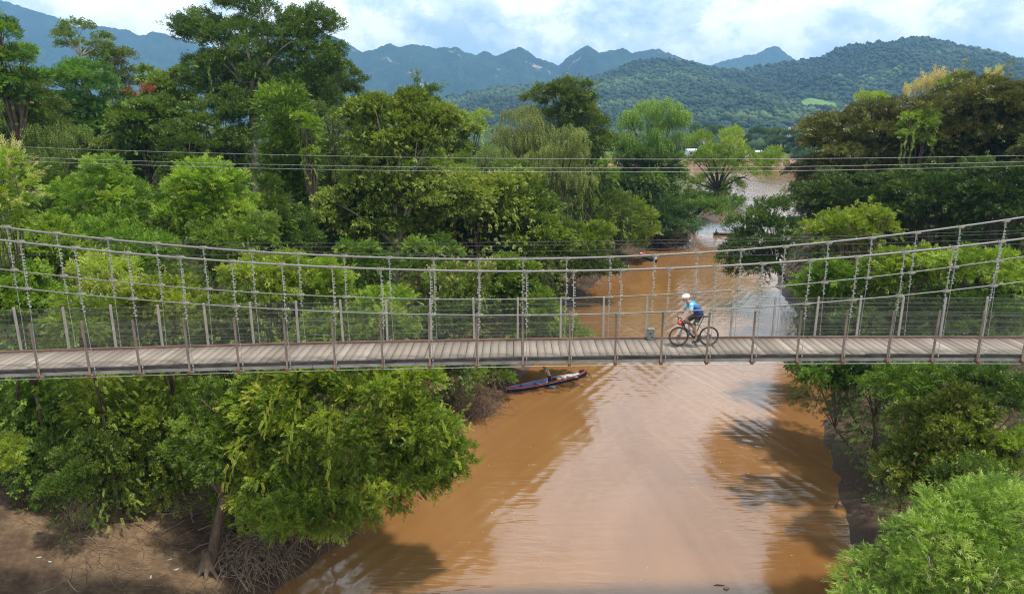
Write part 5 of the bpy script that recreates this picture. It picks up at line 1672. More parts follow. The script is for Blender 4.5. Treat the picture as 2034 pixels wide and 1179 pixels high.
mb.tube([BBp + Vector((0, -.04, 0)), BBp + Vector((0, .04, 0))], .026, 10, True, (1, 0, 0))
mb.obj("frame", M_FRAME, bike, True)
mb = MB()
for s in (-1, 1):
    mb.tube([HB + Vector((0, .03 * s, .0)), Vector((-.46, .055 * s, .52)), Vector((-.529, .055 * s, .347))], [.020, .016, .011], 8)
mb.ell(HB, (.03, .05, .03))
mb.obj("fork", M_FORK, bike, True)
mb = MB(); mb.tube([SC, Vector((.285, 0, 1.015))], .0145, 8); mb.obj("seat_post", M_FRAME, bike, True)
mb = MB()
mb.ell((.36, 0, 1.035), (.095, .068, .028)); mb.ell((.27, 0, 1.035), (.11, .030, .022))
mb.obj("saddle", M_SADDLE, bike, True)
mb = MB()
mb.tube([HT, HT + Vector((-.012, 0, .055)), Vector((-.425, 0, .925))], .017, 8)
mb.tube([Vector((-.425, -.20, .93)), Vector((-.425, .20, .93))], .0155, 8, True, (1, 0, 0))
for s in (-1, 1):
    mb.tube([Vector((-.425, .20 * s, .93)), Vector((-.50, .215 * s, .925)), Vector((-.525, .22 * s, .87)), Vector((-.49, .23 * s, .80)), Vector((-.40, .235 * s, .79))], .0155, 8)
    mb.tube([Vector((-.49, .215 * s, .93)), Vector((-.555, .215 * s, .965)), Vector((-.575, .215 * s, 1.00))], [.018, .017, .012], 8)
mb.obj("handlebar", M_SADDLE, bike, True)
mb = MB()
mb.torus((0, -.05, .285), .092, .006, None, 28, 4)
mb.tube([(0, -.06, .285), (.03, -.075, .118)], [.014, .011], 6)
mb.tube([(0, .06, .285), (-.03, .075, .452)], [.014, .011], 6)
mb.box((.03, -.115, .113), (.09, .08, .022)); mb.box((-.03, .115, .457), (.09, .08, .022))
mb.tube([(0, -.052, .375), (.49, -.052, .400)], .004, 4); mb.tube([(0, -.052, .195), (.47, -.052, .24)], .004, 4)
mb.box((.50, -.052, .255), (.03, .02, .13))
mb.obj("crankset", M_ALLOY, bike, True)

bag = empty("handlebar_bag", bike.matrix_basis @ Vector((-.50, 0, .82)), "small red and black bag strapped under the bicycle handlebar", "bag", None, BYAW)
mb = MB(); mb.ell((-.02, 0, 0), (.085, .16, .075)); mb.obj("body", plain("red_bag_cloth", (0.62, 0.045, 0.030), .6), bag, True)
mb = MB(); mb.ell((.07, 0, -.035), (.075, .15, .07)); mb.obj("back_panel", plain("black_bag_cloth", (0.014, 0.014, 0.015), .7), bag, True)
bottle = empty("water_bottle", bike.matrix_basis @ Vector((-.09, 0, .48)), "white drinking bottle held in the frame of the bicycle", "bottle", None, BYAW)
mb = MB(); ax = Vector((-.60, 0, .80)); mb.tube([ax * -.10, ax * .06, ax * .075, ax * .09], [.037, .037, .028, .026], 10); mb.obj("body", plain("white_bottle", (.72, .72, .73), .4), bottle, True)
mb = MB(); mb.tube([ax * .088, ax * .105, ax * .12], [.028, .026, .012], 10); mb.obj("lid", M_SADDLE, bottle, True)

rider = empty("person", bq, "cyclist in a white helmet, blue jersey and black shorts riding left across the bridge", "person", None, BYAW)
hipN, hipF = Vector((.115, -.085, 1.10)), Vector((.115, .085, 1.10))
kneeN, ankN = Vector((-.055, -.115, .735)), Vector((.075, -.115, .345))
kneeF, ankF = Vector((-.245, .115, .865)), Vector((.035, .11, .560))
shN, shF = Vector((-.215, -.185, 1.475)), Vector((-.235, .185, 1.475))
elN, elF = Vector((-.235, -.245, 1.215)), Vector((-.305, .245, 1.225))
wrN, wrF = Vector((-.415, -.215, 1.025)), Vector((-.430, .215, 1.035))
neck, hd = Vector((-.275, 0, 1.555)), Vector((-.375, 0, 1.685))
mb = MB()
def torso(mb, g=0.0):
    cone(mb, (.115, -.06, 1.13), (.06, -.055, 1.26), .130 + g, .125 + g, 12)
    cone(mb, (.115, .06, 1.13), (.06, .055, 1.26), .130 + g, .125 + g, 12)
    cone(mb, (.06, -.05, 1.26), (-.15, -.085, 1.45), .125 + g, .118 + g, 12)
    cone(mb, (.06, .05, 1.26), (-.15, .085, 1.45), .125 + g, .118 + g, 12)
    cone(mb, (-.03, 0, 1.36), (-.16, 0, 1.465), .12 + g, .115 + g, 12)
    for s_, e_ in ((shN, elN), (shF, elF)):
        cone(mb, (-.15, s_.y * .5, 1.46), s_, .095 + g, .068 + g, 10)
torso(mb)
for s_, e_, w_ in ((shN, elN, wrN), (shF, elF, wrF)):
    cone(mb, s_, e_, .055, .042, 10); cone(mb, e_, e_.lerp(w_, .35), .042, .044, 10); cone(mb, e_.lerp(w_, .35), w_, .042, .027, 10)
for h_, k_, a_ in ((hipN, kneeN, ankN), (hipF, kneeF, ankF)):
    cone(mb, h_, k_, .092, .058, 12); cone(mb, k_, k_.lerp(a_, .35), .056, .058, 10); cone(mb, k_.lerp(a_, .35), a_, .056, .034, 10)
cone(mb, (-.20, 0, 1.50), neck, .075, .060, 10); cone(mb, neck, hd + Vector((.03, 0, -.04)), .058, .058, 10)
for w_, el_, sgn in ((wrN, elN, -1), (wrF, elF, 1)):
    hand(mb, w_, (Vector((-.50, w_.y, .975)) - w_), 1.6, (0, 0, -1), 1.0, sgn)
Mh, f, u, sd = head(mb, hd, (-.96, 0, -.20), (0, 0, 1), 1.06)
for a_ in (ankN, ankF):
    cone(mb, a_, a_ + Vector((-.10, 0, -.10)), .035, .035, 8)
link_mesh("body", skinned(mb, .0062, 3), M_SKIN, rider)
face_bits(rider, hd, Mh, f, u, sd, 1.06)
# jersey: blue above, navy towards the waist
m, t = mat_new("blue_jersey")
zz = t.n('ShaderNodeSeparateXYZ', ins={0: t.n('ShaderNodeTexCoord').outputs['Object']})
gx = t.math('ADD', t.math('MULTIPLY', zz.outputs[2], 1.0), t.math('MULTIPLY', zz.outputs[0], -.35))
c = t.ramp(t.n('ShaderNodeMapRange', ins={0: gx, 1: 1.12, 2: 1.60}).outputs[0], [(0.0, (.006, .018, .085)), (.35, (.010, .045, .24)), (.66, (.014, .10, .40)), (.92, (.035, .27, .56))])
bs = t.n('ShaderNodeBsdfPrincipled', ins={'Base Color': c, 'Roughness': .55})
t.n('ShaderNodeOutputMaterial', ins={0: bs.outputs[0]})
mb = MB(); torso(mb, .014)
link_mesh("jersey", skinned(mb, .0085, 4, "jersey"), m, rider)
M_SLEEVE = plain("pale_cyan_sleeve", (.36, .70, .78), .6)
for s_, e_ in ((shN, elN), (shF, elF)):
    mb = MB(); cone(mb, s_ + Vector((0, 0, .008)), s_.lerp(e_, .62), .079, .060, 10)
    link_mesh("sleeve", skinned(mb, .0085, 3, "sleeve"), M_SLEEVE, rider)
M_SHORTS = plain("black_shorts", (.014, .016, .022), .55)
mb = MB()
for h_, k_ in ((hipN, kneeN), (hipF, kneeF)):
    cone(mb, h_ + Vector((.01, 0, .02)), h_.lerp(k_, .80), .112, .073, 12)
cone(mb, hipN + Vector((.005, .02, .05)), hipF + Vector((.005, -.02, .05)), .135, .135, 12)
link_mesh("shorts", skinned(mb, .0085, 4, "shorts"), M_SHORTS, rider)
mb = MB()
pn = hipN.lerp(kneeN, .70)
dirk = (kneeN - hipN).normalized()
for k, (o_, sz) in enumerate((((0, -.088, .02), (.075, .012, .022)), ((.01, -.088, -.03), (.022, .012, .06)))):
    mb.box(pn + Vector(o_), sz, Matrix.Rotation(-.35, 3, 'Y'))
mb.obj("shorts_print", plain("neon_yellow_print", (.72, .85, .04), .5), rider)
mb = MB(); mb.box(hipN.lerp(kneeN, .52) + Vector((.02, -.100, 0)), (.055, .012, .045), Matrix.Rotation(-.35, 3, 'Y'))
mb.obj("shorts_print", plain("blue_print", (.02, .06, .40), .5), rider)
M_SHOE = plain("black_shoe", (.016, .016, .018), .45)
for a_ in (ankN, ankF):
    mb = MB()
    cone(mb, a_ + Vector((.01, 0, .07)), a_ + Vector((.01, 0, -.06)), .043, .045, 10)
    link_mesh("sock", skinned(mb, .008, 2, "sock"), M_SADDLE, rider)
    mb = MB()
    heel, toe = a_ + Vector((.055, 0, -.125)), a_ + Vector((-.16, 0, -.185))
    cone(mb, heel, heel.lerp(toe, .55), .040, .045, 10); cone(mb, heel.lerp(toe, .55), toe, .044, .030, 10); cone(mb, a_ + Vector((.01, 0, -.05)), heel, .044, .042, 10)
    link_mesh("shoe", skinned(mb, .008, 3, "shoe"), M_SHOE, rider)
M_HELM = plain("white_helmet", (.78, .78, .76), .35)
mb = MB()
hc = hd + Vector((.008, 0, .045))
mb.ell(hc, (.108, .142, .098), Mh, 16, 10)
me = skinned(mb, .009, 3, "helmet")
bm = bmesh.new(); bm.from_mesh(me)
bmesh.ops.bisect_plane(bm, geom=bm.verts[:] + bm.edges[:] + bm.faces[:], plane_co=hc - u * .030, plane_no=u, clear_inner=True)
bm.to_mesh(me); bm.free()
helm = link_mesh("helmet", me, M_HELM, rider)
mb = MB()
for k in (-2, -1, 0, 1, 2):
    mb.tube([hc + sd * .034 * k + f * (.10 - .012 * abs(k)) + u * (.062 - .006 * k * k), hc + sd * .036 * k + f * .02 + u * (.099 - .008 * k * k), hc + sd * .034 * k - f * .07 + u * (.084 - .008 * k * k)], .0065, 5)
mb.obj("vent", M_SADDLE, helm)
mb = MB()
mb.ell(hd + f * .088 + u * .012, (.072, .020, .020), Mh, 12, 6)
mb.obj("glasses", plain("dark_lens", (.02, .02, .022), .15, 0, .8), rider, True)

# ------------------------------------------------------------------ boats
def boat(label, A, B, beam, depth, hull_m, in_m, rail_m, stripe_m=None, rise=(.30, .30), group=None):
    """long wooden river boat lofted between its two tips; interior open, rails along both sides"""
    A, B = Vector(A), Vector(B)
    L = (B - A).length
    ax = (B - A).normalized(); ax.z = 0; ax.normalize()
    yaw = math.atan2(ax.y, ax.x)
    mid = (A + B) / 2
    root = empty("river_boat", (mid.x, mid.y, 0), label, "boat", group, yaw)
    N = 26
    def half(t_): return beam / 2 * max(.03, math.sin(math.pi * min(1, max(0, t_ * .97 + .015)))) ** .62
    def sheer(t_): return depth * .62 + rise[0] * max(0, (.32 - t_) / .32) ** 2 + rise[1] * max(0, (t_ - .70) / .30) ** 2
    def keel(t_): return -depth * .38 + (rise[0] + depth * .25) * max(0, (.16 - t_) / .16) ** 2 + (rise[1] + depth * .25) * max(0, (t_ - .86) / .14) ** 2
    def loft(name, prof, mat, parent=root):
        mb = MB(); vs = []; fs = []
        n = None
        for i in range(N + 1):
            t_ = i / N
            row = prof(t_)
            n = len(row)
            vs += [((t_ - .5) * L, y_, z_) for y_, z_ in row]
        for i in range(N):
            for j in range(n - 1):
                a = i * n + j
                fs.append((a, a + 1, a + n + 1, a + n))
        mb.add(vs, fs)
        return mb.obj(name, mat, parent, False)
    loft("hull", lambda t_: [(-half(t_), sheer(t_)), (-half(t_) * .86, (sheer(t_) + keel(t_)) / 2), (-half(t_) * .45, keel(t_)), (half(t_) * .45, keel(t_)), (half(t_) * .86, (sheer(t_) + keel(t_)) / 2), (half(t_), sheer(t_))], hull_m)
    k = .93
    loft("interior", lambda t_: [(-half(t_) * k, sheer(t_) - .004), (-half(t_) * .78, (sheer(t_) + keel(t_)) / 2 + .02), (-half(t_) * .42, keel(t_) + .05), (half(t_) * .42, keel(t_) + .05), (half(t_) * .78, (sheer(t_) + keel(t_)) / 2 + .02), (half(t_) * k, sheer(t_) - .004)], in_m)
    for s in (-1, 1):
        loft("rail", lambda t_: [(s * half(t_) * 1.0 - .03, sheer(t_) + .002), (s * half(t_) + .0, sheer(t_) + .028), (s * half(t_) + s * .035, sheer(t_) + .012), (s * half(t_) + s * .028, sheer(t_) - .05), (s * half(t_), sheer(t_) - .055)], rail_m)
        if stripe_m:
            loft("stripe", lambda t_: [(s * (half(t_) * .985 + .012), sheer(t_) - .075), (s * (half(t_) * .965 + .012), sheer(t_) - .105)], stripe_m)
    mb = MB()
    for t_ in (.2, .38, .72):
        mb.box(((t_ - .5) * L, 0, sheer(t_) - .09), (.16, half(t_) * 1.72, .03))
    mb.obj("thwart", in_m, root)
    return root, L, yaw, lambda t_: (sheer(t_), keel(t_), half(t_))

M_NAVY = plain("navy_hull", (.012, .014, .045), .5)
M_BLUEIN = mat_basic("faded_blue_interior", (.10, .20, .48), .6, 0, .35, 3, col2=(.20, .30, .50))
M_REDRAIL = mat_basic("red_rail", (.42, .045, .028), .5, 0, .3, 4)
M_WHITE = plain("white_stripe", (.72, .62, .60), .5)
b1, L1, yaw1, prof1 = boat("long red and dark blue wooden boat with a blue inside moored below the bridge", PG(1006, 776, .15), PG(1165, 736.5, .42), .86, .52, M_NAVY, M_BLUEIN, M_REDRAIL, M_WHITE, (.10, .22))
mb = MB()                              # long tail motor shaft at the stern
mb.tube([(L1 * .46, -.05, .42), (L1 * .50, -.25, .35), (L1 * .505, -.62, .05)], [.05, .035, .03], 8)
mb.box((L1 * .44, 0, .46), (.36, .22, .2)); mb.obj("motor", plain("black_motor", (.016, .016, .017), .5), b1)
def in_boat(b, L, t_, y_, z_): return b.matrix_basis @ Vector(((t_ - .5) * L, y_, z_))
def lump(name, loc, r, mat, label, cat, seed, n=4):
    rr = random.Random(seed); mb = MB()
    mb.ell((0, 0, r[2]), r, None, 10, 7)
    for k in range(n):
        mb.ell((rr.uniform(-.6, .6) * r[0], rr.uniform(-.5, .5) * r[1], r[2] * rr.uniform(.8, 1.3)), (r[0] * rr.uniform(.35, .6), r[1] * rr.uniform(.35, .6), r[2] * rr.uniform(.4, .7)), None, 8, 6)
    o = link_mesh(name, skinned(mb, .03, 2, name), mat, None, loc)
    return tag(o, label, cat)
lump("tarpaulin", in_boat(b1, L1, .80, 0, .12), (.55, .24, .16), mat_basic("grey_plastic_sheet", (.42, .42, .42), .5, 0, .2, 8), "crumpled grey plastic sheet lying in the stern half of the red boat", "tarpaulin", 1)
lump("sack", in_boat(b1, L1, .70, .02, .14), (.22, .2, .14), plain("white_sack", (.66, .66, .64), .6), "white sack next to the grey plastic sheet in the red boat", "sack", 2)
lump("sack", in_boat(b1, L1, .885, .02, .22), (.26, .12, .08), plain("white_sack_b", (.58, .58, .58), .6), "small white bundle near the motor of the red boat", "sack", 3)
o = MB(); o.tube([(0, 0, 0), (0, 0, .06), (0, 0, .14), (0, 0, .145), (0, 0, .05)], [.12, .17, .20, .185, .10], 14)
tag(o.obj("basin", plain("pale_yellow_plastic", (.62, .58, .25), .45), None, True, in_boat(b1, L1, .635, .0, .16)), "pale yellow plastic basin in the middle of the red boat", "basin")
o = MB(); o.box((0, 0, .11), (.30, .28, .22)); o.tube([(-.12, 0, .22), (-.06, 0, .30), (.06, 0, .30), (.12, 0, .22)], .012, 5); o.box((0, 0, .235), (.2, .2, .03))
tag(o.obj("crate", plain("black_crate", (.02, .02, .02), .6), None, False, in_boat(b1, L1, .585, .02, .12)), "small black crate beside the yellow basin in the red boat", "crate")
# net bundle hanging over the near side
lump("fishing_net", in_boat(b1, L1, .50, -.62, -.03), (.30, .20, .06), mat_basic("teal_net", (.10, .22, .20), .7, 0, .4, 12), "small teal fishing net trailing in the water beside the red boat", "net", 5)

def standing_man():
    loc = in_boat(b1, L1, .505, -.05, -.12)
    root = empty("person", loc, "bare-headed man in a grey shirt and black trousers stooping in the red boat", "person", None, 0.0)
    mb = MB()
    # x: right in the picture; he faces left and leans forward
    hip, sh, nk, hdc = Vector((.05, 0, .88)), Vector((-.20, 0, 1.33)), Vector((-.26, 0, 1.40)), Vector((-.36, -.02, 1.50))
    def tor(mb, g=0):
        cone(mb, hip + Vector((0, -.07, .0)), Vector((-.05, -.07, 1.08)), .115 + g, .105 + g); cone(mb, hip + Vector((0, .07, .0)), Vector((-.05, .07, 1.08)), .115 + g, .105 + g)
        cone(mb, Vector((-.05, -.06, 1.08)), Vector((-.17, -.09, 1.30)), .105 + g, .10 + g); cone(mb, Vector((-.05, .06, 1.08)), Vector((-.17, .09, 1.30)), .105 + g, .10 + g)
        for s in (-1, 1): cone(mb, Vector((-.17, s * .09, 1.31)), Vector((-.20, s * .19, 1.31)), .085 + g, .062 + g)
    tor(mb)
    aN = [Vector((-.20, -.19, 1.31)), Vector((-.24, -.24, 1.05)), Vector((-.38, -.20, .86))]
    aF = [Vector((-.20, .19, 1.31)), Vector((-.38, .22, 1.14)), Vector((-.52, .12, 1.20))]
    for a in (aN, aF):
        cone(mb, a[0], a[1], .050, .040); cone(mb, a[1], a[2], .040, .026)
        hand(mb, a[2], a[2] - a[1], .9, (0, 0, -1), 1.0, -1 if a is aN else 1)
    lN = [hip + Vector((0, -.09, 0)), Vector((.02, -.12, .48)), Vector((.03, -.12, .09))]
    lF = [hip + Vector((0, .09, 0)), Vector((.14, .12, .50)), Vector((.24, .13, .10))]
    for l_ in (lN, lF):
        cone(mb, l_[0], l_[1], .088, .056); cone(mb, l_[1], l_[2], .055, .034)
        cone(mb, l_[2], l_[2] + Vector((-.03, 0, -.055)), .036, .034); cone(mb, l_[2] + Vector((.03, 0, -.06)), l_[2] + Vector((-.16, 0, -.07)), .032, .024)
    cone(mb, sh, nk, .07, .056); cone(mb, nk, hdc + Vector((.03, 0, -.05)), .054, .052)
    Mh, f, u, sd = head(mb, hdc, (-.80, -.05, -.60), (0, 0, 1), 1.0)
    link_mesh("body", skinned(mb, .0075, 3), M_SKIND, root)
    face_bits(root, hdc, Mh, f, u, sd)
    mb = MB(); tor(mb, .014)
    for a in (aN, aF): cone(mb, a[0], a[0].lerp(a[1], .55), .064, .056)
    link_mesh("shirt", skinned(mb, .011, 3, "shirt"), plain("grey_pink_shirt", (.34, .28, .26), .7), root)
    mb = MB()
    for l_ in (lN, lF): cone(mb, l_[0], l_[1], .106, .074); cone(mb, l_[1], l_[2] + Vector((0, 0, .03)), .073, .055)
    cone(mb, hip + Vector((0, -.06, .05)), hip + Vector((0, .06, .05)), .128, .128)
    link_mesh("trousers", skinned(mb, .011, 3, "trousers"), plain("black_trousers", (.012, .012, .014), .7), root)
    mb = MB(); mb.ell(hdc - f * .012 + u * .030, (.082, .098, .085), Mh, 12, 8)
    link_mesh("hair", skinned(mb, .01, 2, "hair"), M_HAIR, root)
standing_man()

def seated(label, loc, yaw, shirt, trousers, lean=.12, hat=None):
    """a person sitting low in a boat, knees bent, hands on a paddle or the side"""
    root = empty("person", loc, label, "person", None, yaw)
    mb = MB()
    hip, nk, hdc = Vector((0, 0, .12)), Vector((lean, 0, .62)), Vector((lean + .05, 0, .76))
    def tor(mb, g=0):
        for s in (-1, 1):
            cone(mb, hip + Vector((0, s * .07, .02)), Vector((lean * .5, s * .065, .34)), .115 + g, .105 + g)
            cone(mb, Vector((lean * .5, s * .065, .34)), Vector((lean, s * .095, .53)), .105 + g, .10 + g)
            cone(mb, Vector((lean, s * .09, .54)), Vector((lean, s * .19, .54)), .085 + g, .062 + g)
    tor(mb)
    arms = []
    for s in (-1, 1):
        a = [Vector((lean, s * .19, .54)), Vector((lean + .12, s * .25, .30)), Vector((lean + .33, s * .16, .30))]
        arms.append(a)
        cone(mb, a[0], a[1], .05, .04); cone(mb, a[1], a[2], .04, .026); hand(mb, a[2], a[2] - a[1], 1.3, (0, 0, -1), 1.0, s)
    legs = []
    for s in (-1, 1):
        l_ = [hip + Vector((0, s * .09, 0)), Vector((.40, s * .14, .34)), Vector((.52, s * .12, .0))]
        legs.append(l_)
        cone(mb, l_[0], l_[1], .088, .056); cone(mb, l_[1], l_[2], .055, .034); cone(mb, l_[2], l_[2] + Vector((.15, 0, -.02)), .034, .024)
    cone(mb, Vector((lean, 0, .55)), nk, .07, .056); cone(mb, nk, hdc + Vector((-.02, 0, -.05)), .054, .052)
    Mh, f, u, sd = head(mb, hdc, (.97, 0, -.2), (0, 0, 1), 1.0)
    link_mesh("body", skinned(mb, .0085, 3), M_SKIND, root)
    face_bits(root, hdc, Mh, f, u, sd)
    mb = MB(); tor(mb, .014)
    for a in arms: cone(mb, a[0], a[0].lerp(a[1], .6), .064, .056)
    link_mesh("shirt", skinned(mb, .012, 3, "shirt"), plain(shirt[0], shirt[1], .7), root)
    mb = MB()
    for l_ in legs: cone(mb, l_[0], l_[1], .106, .074); cone(mb, l_[1], l_[2] + Vector((0, 0, .05)), .073, .055)
    link_mesh("trousers", skinned(mb, .012, 3, "trousers"), plain(trousers[0], trousers[1], .7), root)
    mb = MB(); mb.ell(hdc - f * .012 + u * .030, (.082, .098, .085), Mh, 12, 8)
    link_mesh("hair", skinned(mb, .01, 2, "hair"), M_HAIR, root)

M_GREENB = mat_basic("green_boat_paint", (.035, .075, .035), .6, 0, .3, 3)
M_GREENIN = mat_basic("green_boat_inside", (.085, .15, .065), .7, 0, .3, 3)
M_DARKB = mat_basic("dark_boat_wood", (.045, .038, .034), .7, 0, .4, 3)
M_DARKIN = mat_basic("dark_boat_inside", (.09, .078, .070), .8, 0, .3, 3)
b2, L2, yaw2, prof2 = boat("narrow green wooden boat lying by the left shore beyond the bridge", PG(1270, 502, .3), PG(1305, 517, .3), .95, .50, M_GREENB, M_GREENIN, M_DARKB, None, (.12, .12))
seated("person in a white shirt sitting at the near end of the green boat", in_boat(b2, L2, .90, 0, .10), yaw2 + math.pi * .9, ("white_shirt", (.72, .72, .72)), ("dark_trousers", (.03, .03, .04)))
lump("sack", in_boat(b2, L2, .22, 0, .10), (.42, .25, .2), plain("red_cloth", (.50, .03, .05), .7), "red bundle lying in the far end of the green boat", "sack", 6)
lump("sack", in_boat(b2, L2, .10, 0, .22), (.22, .16, .12), plain("white_cloth", (.65, .65, .63), .7), "white bundle beside the red bundle in the green boat", "sack", 7)
b3, L3, yaw3, prof3 = boat("low dark wooden boat crossing the river mouth far beyond the bridge", PG(1417, 464.5, .2), PG(1500, 464, .2), 1.0, .46, M_DARKB, M_DARKIN, M_DARKB, None, (.10, .10))
seated("person in a blue shirt squatting at the bow of the dark boat", in_boat(b3, L3, .045, 0, .14), yaw3, ("blue_shirt", (.04, .20, .36)), ("navy_trousers", (.02, .025, .05)))

# ------------------------------------------------------------------ driftwood, twigs and litter on the banks
M_WOODG = mat_basic("bleached_driftwood", (.21, .165, .125), .9, 0, .35, 6, stretch=(1, 1, .4), bump=.01)
M_TWIG = mat_basic("dry_twigs", (.20, .145, .10), .9, 0, .4, 6)
M_TWIGR = mat_basic("red_brown_twigs", (.115, .070, .045), .9, 0, .4, 6)
def gz(x, y): return ground(x, y)
def PGT(px, py):
    """point of the terrain under a pixel"""
    d = dirpx(px, py); t0 = 18.0
    for k in range(4000):
        p = Vector((0, 0, CAMZ)) + d * t0
        if p.z <= max(0.0, ground(p.x, p.y)): break
        t0 += .08
    return p
def log(label, a, b, r0, seed, name="driftwood_log", mat=None, bend=.15, lift=.0, stubs=3):
    rr = random.Random(seed)
    A, B = PGT(*a), PGT(*b)
    n = 8; pts = []
    for k in range(n + 1):
        p = A.lerp(B, k / n)
        g = max(0, gz(p.x, p.y))
        side = Vector((B.y - A.y, A.x - B.x, 0)).normalized()
        p = p + side * bend * (B - A).length * .3 * math.sin(math.pi * k / n + .3) + Vector((0, 0, 0))
        p.z = max(0, gz(p.x, p.y)) + r0 * .6 + lift * k / n
        pts.append(p)
    mb = MB()
    mb.tube(pts, [r0 * (1 - .45 * k / n) * rr.uniform(.9, 1.1) for k in range(n + 1)], 8)
    for k in range(stubs):
        p = pts[rr.randint(2, n - 1)]
        d = Vector((rr.uniform(-1, 1), rr.uniform(-1, 1), rr.uniform(.1, .7))).normalized()
        mb.tube([p, p + d * r0 * 4], [r0 * .35, r0 * .12], 5)
    o = mb.obj(name, mat or M_WOODG, None, True)
    o.data.transform(Matrix.Translation(-A)); o.location = A
    tag(o, label, "log")
log("thick brown log lying at the top of the brush pile on the mud", (268, 898), (312, 912), .17, 1, mat=M_BARK)
log("short thick log end below the brown log beside the bank tree", (300, 922), (332, 942), .16, 2, mat=M_BARK)
log("weathered trunk leaning down to the water at the bottom of the frame", (452, 1088), (492, 1178), .085, 3, mat=M_WOODG)
log("grey forked branch lying across the brush pile on the mud", (302, 992), (350, 962), .06, 4)
log("long grey branch lying flat on the mud left of the bank tree", (308, 1022), (366, 1016), .045, 5)
log("slender branch on the mud slanting away from the brush pile", (322, 1058), (368, 1032), .03, 6)
log("small dark forked stick standing out on the dried mud", (170, 1098), (182, 1130), .04, 7, mat=M_BARK)
log("pale straight stick on the bare mud at the lower left", (158, 1072), (206, 1070), .022, 8)
log("long pale stick at the bottom edge of the mud bank", (75, 1178), (125, 1158), .022, 9)
log("stick pointing down the mud slope at the bottom left edge", (136, 1155), (160, 1178), .03, 10)
log("long pale branch lying across the dark mud of the right bank", (1702, 862), (1812, 858), .045, 11)
log("forked dark branch on the mud of the right bank under the shrub", (1760, 840), (1778, 820), .04, 12, mat=M_BARK, stubs=5)
log("thin stick lying at the waterline of the right bank", (1640, 882), (1700, 880), .018, 13)

def twigs(name, label, pxs, n, seed, L, rad, mat, spread, arch=.5, zup=(0, .8), onwater=False, cat="brushwood"):
    """a tangle nobody could count: one object"""
    rr = random.Random(seed); mb = MB()
    for k in range(n):
        a = rr.choice(pxs)
        p = PGT(a[0] + rr.uniform(-1, 1) * spread[0], a[1] + rr.uniform(-1, 1) * spread[1])
        an = rr.uniform(0, 6.28)
        l_ = L * rr.uniform(.4, 1.3)
        d = Vector((math.cos(an), math.sin(an), 0))
        z0 = rr.uniform(*zup)
        pts = []
        curl = rr.uniform(-.6, .6)
        for i in range(6):
            s = i / 5
            q = p + d * l_ * (s - .5) + Vector((-d.y, d.x, 0)) * curl * l_ * (s - .5) ** 2
            q.z = max(0, ground(q.x, q.y)) + .02 + z0 * (arch * math.sin(math.pi * s) + (1 - arch) * (1 - s)) 
            pts.append(q)
        r0 = rad * rr.uniform(.5, 1.5)
        mb.tube(pts, [r0 * (1 - .13 * i) for i in range(6)], 4, False)
    o = mb.obj(name, mat, None, True)
    tag(o, label, cat, None, 'stuff')
twigs("brushwood", "tangle of bare arching twigs at the water's edge under the creeper bush", [(520, 1090), (560, 1075), (600, 1060), (640, 1040), (500, 1130), (540, 1130), (480, 1100)], 420, 1, 2.0, .016, M_TWIG, (50, 34), .7, (0, 1.3))
twigs("brushwood", "hanging red-brown dead twigs behind the bare arching twigs", [(600, 1020), (650, 1000), (700, 1000), (560, 1040), (740, 985)], 260, 2, 2.2, .011, M_TWIGR, (50, 30), .6, (.4, 2.6))
twigs("brushwood", "heap of dry sticks on the mud left of the bank tree", [(300, 960), (275, 965), (330, 985), (345, 1000), (290, 985)], 130, 3, 1.6, .026, M_TWIG, (36, 18), .4, (0, .55))
twigs("brushwood", "thin sticks and straws scattered over the bare mud bank", [(60 + 42 * k, 1000 + 30 * (k % 6)) for k in range(11)], 190, 4, .9, .010, M_TWIG, (60, 50), .3, (0, .10))
twigs("brushwood", "dead brown vine tangle hanging at the muddy point behind the bridge", [(930, 825), (950, 830), (905, 815), (965, 812)], 260, 5, 2.4, .014, M_TWIGR, (32, 14), .6, (.2, 3.2))
twigs("brushwood", "dry twigs on the dark mud of the right bank", [(1690, 840), (1740, 850), (1720, 900), (1700, 960)], 110, 6, 1.1, .010, M_TWIGR, (50, 40), .3, (0, .2))
twigs("dry_grass", "tuft of dry straw standing on the mud slope", [(165, 1030), (180, 1035), (150, 1040)], 170, 7, .45, .007, mat_basic("straw", (.36, .28, .17), .9), (24, 14), .1, (.2, .85), cat="dry grass")
twigs("brushwood", "roots and drooping twigs along the shaded shore of the spit", [(1290, 488), (1330, 482), (1350, 482), (1210, 520), (1160, 565)], 200, 8, 4.0, .030, M_TWIGR, (26, 8), .6, (.2, 3.0))

# swollen root foot of the bank tree
mb = MB(); rr = random.Random(9)
for k in range(9):
    an = k * .7
    d = Vector((math.cos(an), math.sin(an), 0))
    pts = [Vector((0, 0, .95)), d * .24 + Vector((0, 0, .42)), d * .55 + Vector((0, 0, .15)), d * rr.uniform(.9, 1.4) + Vector((0, 0, -.15))]
    mb.tube(pts, [.15, .13, .085, .03], 7)
mb.tube([Vector((0, 0, -.1)), Vector((.02, 0, 1.1))], [.32, .22], 8)
link_mesh("root_flare", skinned(mb, .035, 3, "root_flare"), M_BARK, BANKTREE)

